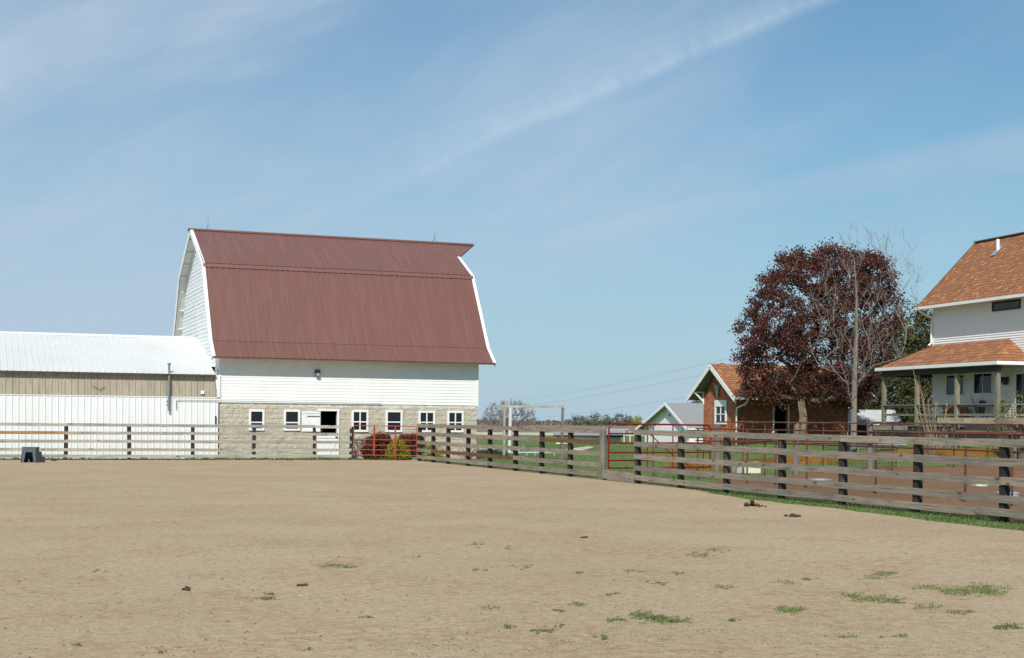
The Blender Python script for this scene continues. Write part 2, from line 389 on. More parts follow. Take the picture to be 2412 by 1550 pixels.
def window(parent, axis, pos, a0, a1, z0, z1, fw=.075, cols=1, rows=2, mw=.035, deep=.05, split=.5, frame_mat=None, name='window', label=None, head=0.0):
    """window in a wall facing -axis; frame is the part, the pane its sub-part"""
    fr = MB(); fm = frame_mat or M_trim

    def bx(s0, s1, zz0, zz1, o0, o1, m):
        if axis == 'y': m.box(s0, s1, pos-o1, pos-o0, zz0, zz1)
        else: m.box(pos-o1, pos-o0, s0, s1, zz0, zz1)
    e = .003
    bx(a0, a0+fw, z0, z1, -.02, deep, fr); bx(a1-fw, a1, z0, z1, -.02, deep, fr)
    bx(a0+fw+e*0, a1-fw, z1-fw-head, z1, -.02, deep, fr); bx(a0+fw, a1-fw, z0, z0+fw, -.02, deep+.004, fr)
    zi0, zi1 = z0+fw, z1-fw-head; ai0, ai1 = a0+fw, a1-fw
    zs = [zi0+(zi1-zi0)*split] if rows == 2 else []
    for zz in zs: bx(ai0, ai1, zz-mw/2, zz+mw/2, 0, deep-.012, fr)
    for c in range(1, cols):
        aa = ai0+(ai1-ai0)*c/cols
        cuts = [zi0]+sum([[zz-mw/2, zz+mw/2] for zz in zs], [])+[zi1]
        for k in range(0, len(cuts), 2): bx(aa-mw/2, aa+mw/2, cuts[k], cuts[k+1], 0, deep-.014, fr)
    o = fr.build(name, fm, parent)
    p = MB(); bx(ai0-.01, ai1+.01, zi0-.01, zi1+.01, -.012, .006, p)
    p.build('pane', M_glass, o)
    if label: o['label'] = label
    return o


# ------------------------------------------------------------------ trees
def inpoly(x, y, P):
    c = False; j = len(P)-1
    for i in range(len(P)):
        if (P[i][1] > y) != (P[j][1] > y) and x < (P[j][0]-P[i][0])*(y-P[i][1])/(P[j][1]-P[i][1])+P[i][0]: c = not c
        j = i
    return c


def envelope(poly, Z, depth, n, rnd, shell=0.0):
    """points inside a crown whose outline, seen from the yard, is poly; depth = half-thickness in metres"""
    xs = [p[0] for p in poly]; ys = [p[1] for p in poly]; out_ = []
    rows = {}
    tries = 0
    while len(out_) < n and tries < n*400:
        tries += 1
        x = rnd.uniform(min(xs), max(xs)); y = rnd.uniform(min(ys), max(ys))
        if not inpoly(x, y, poly): continue
        k = int(y/6)
        if k not in rows:
            s = [xx for xx in range(int(min(xs)), int(max(xs)), 4) if inpoly(xx, y, poly)]
            rows[k] = (min(s), max(s)) if s else (x-1, x+1)
        a, b = rows[k]; mid = (a+b)/2; hw = max(4, (b-a)/2)
        q = math.sqrt(max(0, 1-((x-mid)/hw)**2)); full = (max(xs)-min(xs))/2
        dm = depth*min(1, hw/full)*q
        dz = rnd.uniform(-1, 1)
        if shell and rnd.random() < shell: dz = math.copysign(abs(dz)**.4, dz)
        out_.append(atZ(x, y, Z+dz*dm))
    return out_


def grow(base, trunk, pts, step=.5, up=.5, jit=.06, rnd=random, ang=.35):
    """skeleton joining every point of pts to the trunk; returns pos, parent, tips"""
    pos = [Vector(base)]; par = [-1]
    for p in trunk: pos.append(Vector(p)); par.append(len(pos)-2)
    nt0 = len(pos); t0 = Vector(trunk[0]); tips = []
    order = sorted(pts, key=lambda p: (p-t0).length)
    for a in order:
        best = None; bc = 1e9
        for i in range(1, len(pos)):
            p = pos[i]; dx = a-p; L = dx.length
            c = L+up*max(0, p.z+ang*math.hypot(dx.x, dx.y)-a.z)*1.6
            if c < bc: bc = c; best = i
        cur = best; p0 = pos[best].copy(); L = (a-p0).length; n = max(1, int(L/step))
        for k in range(1, n+1):
            t = k/n; q = p0.lerp(a, t); q.z += math.sin(t*math.pi)*L*(.04 if ang < 1 else -.05)
            if k < n: q += Vector((rnd.gauss(0, jit), rnd.gauss(0, jit), rnd.gauss(0, jit)))
            pos.append(q); par.append(cur); cur = len(pos)-1
        tips.append(cur)
    return pos, par, tips


def skeleton_mesh(mb, pos, par, rtip, k=.45, n=5, trunk_r=None, nt0=0, tpr=.82):
    cnt = [0]*len(pos); ch = [0]*len(pos)
    for i in range(1, len(pos)): ch[par[i]] += 1
    for i in range(len(pos)-1, 0, -1):
        if ch[i] == 0: cnt[i] = 1
        cnt[par[i]] += cnt[i]
    rad = [rtip*max(1, c)**k for c in cnt]
    if trunk_r and not nt0:
        s = trunk_r/rad[0]
        if s > 1: rad = [r*(1+(s-1)*min(1, (cnt[i]/cnt[0])**.6)) for i, r in enumerate(rad)]
    if nt0:
        for i in range(nt0+1): rad[i] = max(rad[i]*.6, trunk_r*(1-tpr*i/nt0))
    for i in range(1, len(pos)):
        r0 = min(rad[par[i]], rad[i]*1.35)
        mb.tube(pos[par[i]], pos[i], r0, rad[i], n if rad[i] > rtip*2.5 else 3, cap=False)
    return rad


def leaf(mb, c, size, rnd, droop=.0, asp=.6):
    a = Vector((rnd.gauss(0, 1), rnd.gauss(0, 1), rnd.gauss(0, .7)-droop)).normalized()*size
    b = a.cross(Vector((rnd.gauss(0, 1), rnd.gauss(0, 1), rnd.gauss(0, 1)))).normalized()*size*asp
    up_ = a.cross(b).normalized()*size*.18
    i = len(mb.v)
    mb.v += [tuple(c-a*.5), tuple(c+b*.5+up_), tuple(c+a*.5), tuple(c-b*.5+up_)]
    mb.f += [(i, i+1, i+2), (i, i+2, i+3)]


def leaves(mb, centers, per, spread, size, rnd, droop=0.0, flat=.75):
    for c in centers:
        s = spread*rnd.uniform(.6, 1.3); n = int(per*rnd.uniform(.5, 1.4))
        for _ in range(n):
            leaf(mb, c+Vector((rnd.gauss(0, s), rnd.gauss(0, s), rnd.gauss(0, s*flat))), size*rnd.uniform(.6, 1.3), rnd, droop)


# ================================================================== SETTING
def sm(a, b, x):
    t = min(1, max(0, (x-a)/(b-a))); return t*t*(3-2*t)


def terrain(x, y):
    up_ = .45*sm(24, 36, x)*sm(34, 46, y)*(1-sm(82, 93, y))
    dn = -.45*sm(74, 96, y)
    ex = .52*sm(32.3, 36.8, x)*sm(36, 41.5, y)*(1-sm(57, 66, y))
    return up_+dn+ex


def grid_sheet(name, xs, ys, zf, m, keep=None):
    mb = MB(); idx = {}
    for j, y in enumerate(ys):
        for i, x in enumerate(xs): mb.v.append((x, y, zf(x, y)))
    nx = len(xs)
    for j in range(len(ys)-1):
        for i in range(nx-1):
            cx_, cy_ = (xs[i]+xs[i+1])/2, (ys[j]+ys[j+1])/2
            if keep and not keep(cx_, cy_): continue
            a = j*nx+i; mb.f.append((a, a+1, a+nx+1, a+nx))
    return mb.build(name, m, fix=False, smooth=True)


def groundmat(name, base, c2_, c3_, speck, scale=1.0, bumpd=.012, speckc=(.62, .56, .47), drift=None):
    m = bpy.data.materials.new(name); m.use_nodes = True; t = m.node_tree; b = t.nodes['Principled BSDF']
    tcn = N(t, 'ShaderNodeTexCoord')

    def noi(sc_, det=6, rg=.6, st=(1, 1, 1), off=0.0):
        mp = N(t, 'ShaderNodeMapping'); mp.inputs['Scale'].default_value = st; mp.inputs['Location'].default_value = (off, off*1.7, 0); t.links.new(tcn.outputs['Object'], mp.inputs[0])
        n = N(t, 'ShaderNodeTexNoise'); n.inputs['Scale'].default_value = sc_*scale; n.inputs['Detail'].default_value = det; n.inputs['Roughness'].default_value = rg
        t.links.new(mp.outputs[0], n.inputs[0]); return n.outputs['Fac']
    c = mix(t, ramp(t, noi(.22, 7, .62), [(.38, g3(0)), (.62, g3(1))]), (*base, 1), (*c2_, 1))
    c = mix(t, ramp(t, noi(.9, 8, .72, off=4), [(.56, g3(0)), (.68, g3(.75))]), c, (*c3_, 1))
    c = mix(t, 1, c, ramp(t, noi(9, 6, .75), [(.3, g3(.80)), (.7, g3(1.18))]), 'MULTIPLY')
    c = mix(t, 1, c, ramp(t, noi(60, 3, .7), [(.3, g3(.78)), (.5, g3(1)), (.72, g3(1.22))]), 'MULTIPLY')
    if speck:
        c = mix(t, ramp(t, noi(13, 3, .62, off=21), [(.54, g3(0)), (.66, g3(.55))]), c, (base[0]*.55, base[1]*.50, base[2]*.45, 1))
        c = mix(t, ramp(t, noi(17, 3, .62, off=33), [(.56, g3(0)), (.67, g3(.55))]), c, (base[0]*1.32, base[1]*1.34, base[2]*1.38, 1))
        pm = math_(t, 'MULTIPLY', ramp(t, noi(.5, 5, .65, off=41), [(.46, g3(0)), (.60, g3(1))]), ramp(t, noi(6, 5, .7, off=44), [(.47, g3(0)), (.60, g3(.72))]))
        c = mix(t, pm, c, (base[0]*.74, base[1]*.58, base[2]*.46, 1))
        c = mix(t, ramp(t, noi(7.5, 5, .75, off=9), [(.62, g3(0)), (.67, g3(.6))]), c, (*speck, 1))
        c = mix(t, ramp(t, noi(30, 3, .7, off=2), [(.66, g3(0)), (.72, g3(.75))]), c, (*speck, 1))
        c = mix(t, ramp(t, noi(42, 2, .6, off=13), [(.68, g3(0)), (.73, g3(.8))]), c, (*speckc, 1))
    t.links.new(c, b.inputs['Base Color']); b.inputs['Roughness'].default_value = 1; b.inputs['Specular IOR Level'].default_value = .12
    bn = N(t, 'ShaderNodeBump'); bn.inputs['Strength'].default_value = 1; bn.inputs['Distance'].default_value = bumpd
    hh = math_(t, 'ADD', noi(9, 8, .78), math_(t, 'MULTIPLY', noi(45, 3, .6), .45))
    t.links.new(hh, bn.inputs['Height']); t.links.new(bn.outputs[0], b.inputs['Normal'])
    return m


M_sand = groundmat('arena_sand', (.430, .330, .216), (.390, .298, .192), (.335, .232, .142), (.17, .095, .05))
M_lawn = groundmat('lawn', (.105, .160, .048), (.125, .176, .055), (.15, .175, .065), None, bumpd=.02)
M_pen = groundmat('pen_soil', (.185, .104, .058), (.22, .130, .076), (.150, .082, .046), (.09, .05, .03))
M_field = groundmat('bare_field', (.22, .155, .115), (.25, .18, .135), (.19, .13, .10), None, scale=.05)


def steps(a, b, n): return [a+(b-a)*i/n for i in range(n+1)]


tag(grid_sheet('ground', [-2500, -800, -250, -60]+steps(-30, 70, 50)+[100, 180, 300, 700, 1400, 2600], [-200, -40]+steps(0, 30, 6)+steps(34, 110, 38)+[130, 180, 260, 420, 700, 1200, 2200, 3800],
               lambda x, y: terrain(x, y)-.012, M_lawn), kind='structure')


def sand_edge(y):           # where the grass along the right-hand fence begins
    e = 17.35-1.25*sm(36, 27, y)-.35*sm(26, 19, y)+.22*noise.noise((0, y*.55, 1))+.10*noise.noise((3, y*2.3, 4))
    return e


ys_ = steps(-12, 57.2, 420); mb = MB()
for y in ys_:
    ed = sand_edge(y); yy = y
    row = [-45, -20, -5, 5, 12, ed]
    for k, x in enumerate(row):
        z = 0.0
        mb.v.append((x, yy, z))
for j in range(len(ys_)-1):
    for i in range(5): a = j*6+i; mb.f.append((a, a+1, a+7, a+6))
arena = mb.build('arena_sand', M_sand, fix=False); tag(arena, kind='structure')
# ragged far edge of the sand under the rail fence
mb = MB(); xs_ = steps(-45, 17.35, 260)
for x in xs_:
    mb.v += [(x, 57.2, 0), (x, 57.42+.16*noise.noise((x*.8, 0, 0))+.08*noise.noise((x*3, 5, 0)), 0)]
for k in range(len(xs_)-1): mb.f.append((2*k, 2*k+2, 2*k+3, 2*k+1))
tag(mb.build('arena_sand_edge', M_sand, fix=False), kind='structure')
# pen soil behind the board fence
pen = [(17.42, -12), (60, -12), (60, 34), (35.5, 38.5), (32.5, 42.0), (29.5, 43.4), (25.5, 41.4), (22.8, 39.4), (20.6, 37.6), (18.9, 35.2), (17.6, 33.6)]
mb = MB(); pp = []
for a, b in zip(pen, pen[1:]+pen[:1]):
    n = max(1, int(math.dist(a, b)/.35))
    for k in range(n):
        x = a[0]+(b[0]-a[0])*k/n; y = a[1]+(b[1]-a[1])*k/n
        if a[0] > 17.5 and y > 20 and x < 50: x += .3*noise.noise((x*.9, y*.9, 0)); y += .3*noise.noise((x*.9, y*.9, 7))
        pp.append((x, y, terrain(x, y)-.002))
mb.quad(*pp); o = mb.build('pen_soil', M_pen, fix=False)
bm = bmesh.new(); bm.from_mesh(o.data); bmesh.ops.triangulate(bm, faces=bm.faces); bm.to_mesh(o.data); bm.free(); tag(o, kind='structure')
# ploughed field to the horizon and pale paths
tag(grid_sheet('field', [-60, 20, 100, 260, 700, 1800], [235, 300, 420, 700, 1200, 2000], lambda x, y: -.452, M_field), kind='structure')
tag(grid_sheet('stubble_strip', steps(20, 190, 10), [190, 205, 232], lambda x, y: -.45, M_path), kind='structure')
for nm, pl in (('gravel_path', [(1120, 1063), (1188, 1063), (1188, 1057), (1120, 1057)]), ('gravel_path', [(1318, 1067), (1318, 1072), (1340, 1071.5), (1370, 1069.5), (1400, 1066), (1386, 1064.5)])):
    mb = MB(); mb.quad(*[(p.x, p.y, terrain(p.x, p.y)+.006) for p in (atG(*q) for q in pl)]); tag(mb.build(nm, M_path, fix=False), kind='structure')

# ================================================================== BARN
X0, X1, Y0, Y1 = 9.42, 20.49, 59.19, 71.4
barn = thing('gambrel_barn', (X0, Y0, 0), 'white gambrel barn with maroon metal roof on a grey block base', 'barn')
BL = Vector((-X0, -Y0, 0))                     # world -> barn-local


class LB(MB):                                   # mesh written in world numbers, stored relative to the thing's base
    def __init__(s, off): super().__init__(); s.off = Vector(off)

    def build(s, *a, **k):
        s.v = [tuple(Vector(q)+s.off) for q in s.v]; return super().build(*a, **k)


wins = [(10.61, 11.25, 1.16, 2.02, 1), (12.05, 12.73, 1.16, 2.03, 1), (14.92, 15.65, 1.13, 2.05, 2), (16.40, 17.14, 1.13, 2.06, 1), (17.85, 18.59, 1.14, 2.05, 2), (19.14, 19.88, 1.14, 2.06, 2)]
door = (13.60, 14.30, 0.0, 1.99)
holes = [(a+.05, b-.05, c+.05, d-.05) for a, b, c, d, _ in wins]+[(13.60, 14.30, -.1, 1.99)]
# rock-faced block wall with real relief: 0.40 x 0.203 blocks
ch_, cw_ = .2035, .405; nrow = 11
mb = LB(BL); xs_ = set(); zs_ = []
for r in range(nrow):
    z = .01+r*ch_; zs_ += [z+.004, z+.018, z+ch_*.5, z+ch_-.012]
zs_ = [0]+zs_+[2.245]
nfx = int((X1-X0)/.0405)
gx = [X0+(X1-X0)*i/nfx for i in range(nfx+1)]
for h in holes: gx += [h[0], h[1]]; zs_ += [h[2], h[3]]
gx = sorted(set(round(v, 4) for v in gx if X0 <= v <= X1)); zs_ = sorted(set(round(v, 4) for v in zs_ if 0 <= v <= 2.246))


def blockdepth(x, z):
    r = int((z-.01)/ch_); fz = ((z-.01)/ch_) % 1; fx = ((x-X0)/cw_+(.5 if r % 2 else 0)); fx -= math.floor(fx)
    e = min(1, min(fx, 1-fx)/.07)*min(1, min(fz, 1-fz)/.10)
    return e*(.016+.022*noise.noise((x*5, z*7, r*3.1))+.012*noise.noise((x*17, z*17, 1)))


for z in zs_:
    for x in gx: mb.v.append((x, Y0-max(0, blockdepth(x, z)), z))
nx = len(gx)
for j in range(len(zs_)-1):
    for i in range(nx-1):
        cx_, cz_ = (gx[i]+gx[i+1])/2, (zs_[j]+zs_[j+1])/2
        if any(h[0] < cx_ < h[1] and h[2] < cz_ < h[3] for h in holes): continue
        a = j*nx+i; mb.f.append((a, a+1, a+nx+1, a+nx))
mb.build('block_wall', M_block, barn, fix=False)
mb = LB(BL)
mb.box(X0+.001, X0+.2, Y0+.02, Y1, 0, 2.25); mb.box(X1-.2, X1-.001, Y0+.02, Y1, 0, 2.25); mb.box(X0+.2, X1-.2, Y1-.2, Y1, 0, 2.25)
mb.build('block_side_walls', M_block, barn)
mb = LB(BL)                                     # rough whitewashed top course
x = X0
while x < X1-.02:
    x2 = min(x+random.uniform(.12, .3), X1); mb.box(x, x2, Y0-.012-random.uniform(0, .012), Y0+.1, 2.19-random.uniform(0, .07), 2.30); x = x2
mb.build('sill_course', M_cap, barn)
# near-black box behind the open door, the barn's inner shade put into its colour
mb = LB(BL); mb.box(13.0, 15.0, 62.5, 62.6, 0, 2.3); mb.box(12.9, 13.0, 59.4, 62.6, 0, 2.3); mb.box(15.0, 15.1, 59.4, 62.6, 0, 2.3); mb.box(12.9, 15.1, 59.4, 62.6, 2.25, 2.3)
mb.build('dark_door_box', M_dark, barn)
mb = LB(BL); mb.beam((13.66, 59.5, .95), (13.86, 59.9, 1.32), .10, .03); mb.build('wood_board', M_bdbrownX, barn)
# white siding, front
mb = LB(BL); lap(mb, 'y', Y0-.03, 2.30, 4.62, .128, lambda z: (X0-.02, X1+.03))
mb.quad((X0, Y0-.028, 2.3), (X1, Y0-.028, 2.3), (X1, Y0+.1, 2.3), (X0, Y0+.1, 2.3))
fs = mb.build('front_siding', M_white, barn, fix=False)
RP = [(58.48, 4.12), (59.35, 4.80), (61.60, 8.18), (65.30, 10.05)]           # roof profile, front half


def roof_y(z):                                  # front edge of gable wall at height z
    if z <= 4.6: return Y0
    for (ya, za), (yb, zb) in zip(RP[:-1], RP[1:]):
        if za <= z <= zb: return max(Y0, ya+(yb-ya)*(z-za)/(zb-za)+.02)
    return 65.3


mb = LB(BL)
ext = lambda z: (roof_y(z+.10)-.0, 130.6-roof_y(z+.10))
lap(mb, 'x', X0-.02, 2.25, 9.86, .172, ext, depth=.018, jit=.25); mb.build('left_gable_siding', mat('worn_gable_paint', (.74, .76, .76), rough=.6, var=.05, col2=(.50, .54, .58), c2lo=.60, c2hi=.68, c2scale=1.1, stretch=(1, 1, 2.2)), barn, fix=False)
mb = LB(BL); z = 2.25
mb.prism([(X1, ext(zz)[0], zz) for zz in (2.25, 4.5, 5.5, 6.5, 8.1, 9.0, 9.86)]+[(X1, ext(zz)[1], zz) for zz in (9.86, 9.0, 8.1, 6.5, 5.5, 4.5, 2.25)], (.02, 0, 0))
mb.box(X0, X1, Y1-.02, Y1, 2.25, 4.6)
mb.build('rear_siding', M_white, barn)
mb = LB(BL); mb.box(X0-.055, X0+.06, Y0-.062, Y0-.028, 2.27, 4.6); mb.box(X0-.055, X0-.02, Y0-.028, Y0+.07, 2.27, 4.6); mb.build('corner_board', M_trim, barn)
mb = LB(BL); mb.box(X1-.05, X1+.055, Y0-.06, Y0-.028, 2.27, 4.6); mb.box(X1+.03, X1+.06, Y0-.028, Y0+.08, 2.27, 4.6); mb.build('corner_board', M_trim, barn)
# roof
XL, XR = 9.04, 21.06
up_pts = [(58.48, 4.12), (59.35, 4.80), (61.60, 8.18)]
mb = LB(BL)
ribbed(mb, XL, XR, .2305, (58.48, 4.12), (59.35, 4.80)); ribbed(mb, XL, XR, .2305, (59.35, 4.808), (61.60, 8.18), .034, .08)
mb.build('lower_roof', M_maroon, barn, fix=False)
mb = LB(BL); ribbed(mb, XL, XR, .2305, (61.56, 8.195), (65.30, 10.05)); mb.build('upper_roof', M_maroon, barn, fix=False)
mb = LB(BL)
BP = [(130.6-y, z) for y, z in RP]
for a, b in zip(BP[:-1], BP[1:]): mb.quad((XL, a[0], a[1]), (XR, a[0], a[1]), (XR, b[0], b[1]), (XL, b[0], b[1]))
mb.build('rear_roof', M_maroon, barn, fix=False)
mb = LB(BL)                                     # flashing at the break and the ridge
mb.beam((XL, 61.50, 8.09), (XR, 61.50, 8.09), .022, .19, up=(0, .554, .832))
mb.build('break_flashing', M_maroon, barn)
mb = LB(BL); mb.beam((XL-.12, 65.22, 10.045), (22.36, 65.22, 10.045), .20, .03, up=(0, -.45, .89)); mb.beam((XL-.12, 65.38, 10.045), (22.36, 65.38, 10.045), .20, .03, up=(0, .45, .89)); mb.build('ridge_cap', M_maroon, barn)
# hay hood at the far end
mb = LB(BL)
for s in (-1, 1):
    yb = 65.3+s*1.72; a = (XR, yb, 9.19); t_ = (22.36, 65.3, 10.04); c = (XR, 65.3, 10.04)
    mb.prism([a, t_, c], (0, 0, -.06))
mb.build('hay_hood', M_maroon, barn)
# underside and white rake trim
mb = LB(BL)
full = RP+[(130.6-y, z) for y, z in reversed(RP[:-1])]
for (ya, za), (yb, zb) in zip(full[:-1], full[1:]):
    L = math.hypot(yb-ya, zb-za); ny, nz = (zb-za)/L*.07, -(yb-ya)/L*.07
    mb.quad((XL+.03, ya+ny, za+nz), (XR-.03, ya+ny, za+nz), (XR-.03, yb+ny, zb+nz), (XL+.03, yb+ny, zb+nz))
mb.build('soffit', M_soffit, barn, fix=False)
mb = LB(BL)
for (ya, za), (yb, zb) in zip(full[:-1], full[1:]):
    L = math.hypot(yb-ya, zb-za); n = max(1, int(L/.95)); ny, nz = (zb-za)/L*.10, -(yb-ya)/L*.10
    for k in range(1, n+1):
        t_ = (k-.35)/n; y, z = ya+(yb-ya)*t_+ny, za+(zb-za)*t_+nz
        mb = LB(BL); mb.beam((XL+.04, y, z), (X0-.02, y, z), .04, .06, up=(0, ny, nz)); mb.build('lookout', M_soffit, barn)
rk = None
for xe in (XL-.03, XR+.03):
    mb = LB(BL); sgn = 1 if xe < 15 else -1
    for (ya, za), (yb, zb) in zip(full[:-1], full[1:]):
        if xe > 15 and za > 10: mb.build('rake_trim', M_trim, barn); mb = LB(BL)
        if xe > 15 and zb > 10: yb, zb = 63.57, 9.20
        elif xe > 15 and za > 10: ya, za = 130.6-63.57, 9.20
        L = math.hypot(yb-ya, zb-za); ny, nz = -(zb-za)/L, (yb-ya)/L
        if nz < 0: ny, nz = -ny, -nz
        mb.beam((xe, ya-ny*.06, za-nz*.06), (xe, yb-ny*.06, zb-nz*.06), .045, .20, up=(0, ny, nz))
        mb.beam((xe+sgn*.05, ya+ny*.032, za+nz*.032), (xe+sgn*.05, yb+ny*.032, zb+nz*.032), .13, .018, up=(0, ny, nz))
    mb.build('rake_trim', M_trim, barn)
mb = LB(BL); mb.beam((XL, 58.51, 4.085), (XR, 58.51, 4.085), .02, .05); mb.build('eave_trim', M_maroon, barn)
# windows, doors
for a, b, c, d, k in wins: window(barn, 'y', Y0-.02-Y0, a-X0, b-X0, c, d, fw=.085, cols=k, rows=2, mw=.05, deep=.05, split=.36 if (k == 1 and a < 13) else .45)
mb = LB(BL); mb.box(13.42, 14.40, Y0-.085, Y0-.02, 1.99, 2.07); mb.box(14.30, 14.39, Y0-.08, Y0+.12, .96, 1.987); mb.box(13.56, 13.602, Y0-.05, Y0+.12, .0, 1.987); mb.build('door_frame', M_trim, barn)
mb = LB(BL); mb.box(12.80, 13.57, Y0-.10, Y0-.055, 1.12, 1.965)
dz = mb.build('upper_door', M_white, barn); dz['label'] = 'open upper half door folded back against the block wall'
mb = LB(BL); mb.box(12.80, 13.57, Y0-.122, Y0-.102, 1.88, 1.955); mb.box(12.80, 13.57, Y0-.122, Y0-.102, 1.13, 1.21); mb.beam((12.85, Y0-.115, 1.86), (13.35, Y0-.115, 1.24), .02, .03, up=(0, 0, 1)); mb.build('brace', M_trim, dz)
mb = LB(BL); mb.box(13.0, 13.55, Y0-.135, Y0-.123, 1.76, 1.785); mb.build('hinge', mat('grey_iron', (.16, .16, .16), rough=.5), dz)
mb = LB(BL); mb.box(13.46, 14.385, Y0-.085, Y0-.035, 0.02, .955)
dl = mb.build('lower_door', M_white, barn)
mb = LB(BL); mb.box(13.47, 14.375, Y0-.107, Y0-.087, .86, .95); mb.box(13.47, 14.375, Y0-.107, Y0-.087, .05, .14); mb.beam((13.52, Y0-.10, .84), (13.9, Y0-.10, .16), .012, .06, up=(0, 0, 1)); mb.beam((14.33, Y0-.10, .84), (13.95, Y0-.10, .16), .012, .06, up=(0, 0, 1)); mb.build('brace', M_trim, dl)
mb = LB(BL); mb.box(14.22, 14.32, Y0-.135, Y0-.108, .88, .93); mb.build('latch', M_darkmetal, dl)
# floodlight, conduit, lightning rods
mb = LB(BL); mb.box(13.32, 13.54, Y0-.17, Y0-.045, 3.58, 3.71); mb.prism([(13.33, Y0-.16, 3.58), (13.53, Y0-.16, 3.58), (13.50, Y0-.20, 3.43), (13.36, Y0-.20, 3.43)], (0, .08, 0)); fl_ = mb.build('floodlight', mat('bronze_lamp', (.10, .095, .085), rough=.5), barn)
mb = LB(BL); mb.box(13.36, 13.50, Y0-.215, Y0-.203, 3.45, 3.56); mb.build('lens', M_galv, fl_)
mb = LB(BL); mb.tube((7.68, Y0-.13, 2.36), (16.2, Y0-.10, 2.335), .012, n=6); mb.tube((7.68, Y0-.13, 2.36), (7.68, Y0-.13, 1.96), .012, n=6); mb.build('conduit', M_greypipe, barn)
for x in (9.80, 20.41):
    mb = LB(BL); c = Vector((x, 65.3, 10.33))
    for a in (0, 120, 240): mb.tube(c, c+Vector((.14*math.cos(R(a)), .14*math.sin(R(a)), -.27)), .009, n=4)
    mb.tube(c+Vector((0, 0, -.02)), c+Vector((0, 0, .36)), .011, .004, n=5); mb.build('lightning_rod', mat('dull_rod', (.20, .20, .21), rough=.5, metal=.5), barn)

# ================================================================== WHITE METAL SHED
shed = thing('metal_shed', (-12, 59.0, 0), 'long white ribbed metal shed with tan light panels, joined to the barn', 'shed')
SL = Vector((12, -59.0, 0)); SY = 59.12
mb = LB(SL); ribbed(mb, -12, 9.36, .2438, (SY, 0.0), (SY, 2.50), h=.032, w=.03); mb.quad((-12, SY, 0), (-12, 71.5, 0), (-12, 71.5, 3.4), (-12, SY, 3.4)); mb.quad((-12, 71.5, 0), (9.36, 71.5, 0), (9.36, 71.5, 3.4), (-12, 71.5, 3.4))
mb.quad((-12, SY, 3.4), (-12, 71.5, 3.4), (-12, 65.3, 5.2)); mb.build('wall', M_shedmetal, shed, fix=False)
mb = LB(SL); ribbed(mb, -12, 9.36, .2438, (SY+.03, 2.50), (SY+.03, 3.44), h=.032, w=.03); mb.build('light_panel', M_tan, shed, fix=False)
mb = LB(SL); mb.box(-12, 9.36, SY-.024, SY-.005, 2.465, 2.50); mb.build('panel_sill', M_shedmetal, shed)
mb = LB(SL); ribbed(mb, -12.2, 9.22, .2438, (58.90, 3.405), (65.3, 5.22), h=.018, w=.04)
mb.quad((9.22, 60.2, 3.77), (9.40, 60.2, 3.77), (9.40, 65.3, 5.215), (9.22, 65.3, 5.215))
mb.quad((-12.2, 65.3, 5.22), (9.4, 65.3, 5.22), (9.4, 71.7, 3.4), (-12.2, 71.7, 3.4)); mb.build('roof', M_shedroof, shed, fix=False)
mb = LB(SL); mb.beam((-12.2, 65.16, 5.205), (9.30, 65.16, 5.205), .34, .03, up=(0, -.27, .96)); mb.beam((-12.2, 65.46, 5.205), (9.30, 65.46, 5.205), .28, .03, up=(0, .27, .96)); mb.build('ridge_cap', M_shedmetal, shed)
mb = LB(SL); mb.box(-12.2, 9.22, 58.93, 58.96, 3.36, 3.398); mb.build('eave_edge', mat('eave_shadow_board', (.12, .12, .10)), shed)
mb = LB(SL); mb.box(9.30, 9.41, SY-.05, SY-.02, 2.5, 3.4); mb.prism([(9.22, SY-.055, 3.40), (9.30, SY-.055, 3.40), (9.30, SY-.055, 2.72), (9.25, SY-.055, 3.0)], (0, .02, 0)); mb.build('end_flashing', M_trim, shed)
mb = LB(SL); mb.tube((7.37, SY-.13, 1.92), (7.37, SY-.13, 3.80), .045, n=12); mb.tube((7.37, SY-.13, 3.78), (7.37, SY-.13, 3.84), .075, n=12)
mb.tube((7.37, SY-.13, 2.1), (7.34, SY-.13, 2.2), .055, n=10); vp = mb.build('vent_pipe', M_greypipe, shed)
mb = LB(SL)
for z in (2.3, 3.32): mb = LB(SL); mb.box(7.30, 7.44, SY-.10, SY-.02, z, z+.04); mb.build('bracket', M_greypipe, vp)
mb = LB(SL); mb.box(8.64, 8.78, SY-.05, SY-.015, 2.62, 2.76); mb.build('outlet_box', M_trim, shed)
mb = LB(SL); mb.box(9.22, 9.27, SY-.07, SY-.03, 1.42, 1.74); mb.build('door_latch', M_darkmetal, shed)
mb = LB(SL); pts = [(4.44, 2.94), (4.46, 2.86), (4.55, 2.82), (4.66, 2.79), (4.70, 2.75), (4.78, 2.81), (4.90, 2.86)]
mb.path([(x, SY-.03, z) for x, z in pts], .011, 5); mb.tube((4.70, SY-.03, 2.78), (4.70, SY-.03, 2.68), .011, n=5); mb.build('yellow_cord', mat('yellow_cord', (.36, .25, .06)), shed)


# ================================================================== FENCES
def lerp_(a, b, t): return a+(b-a)*t


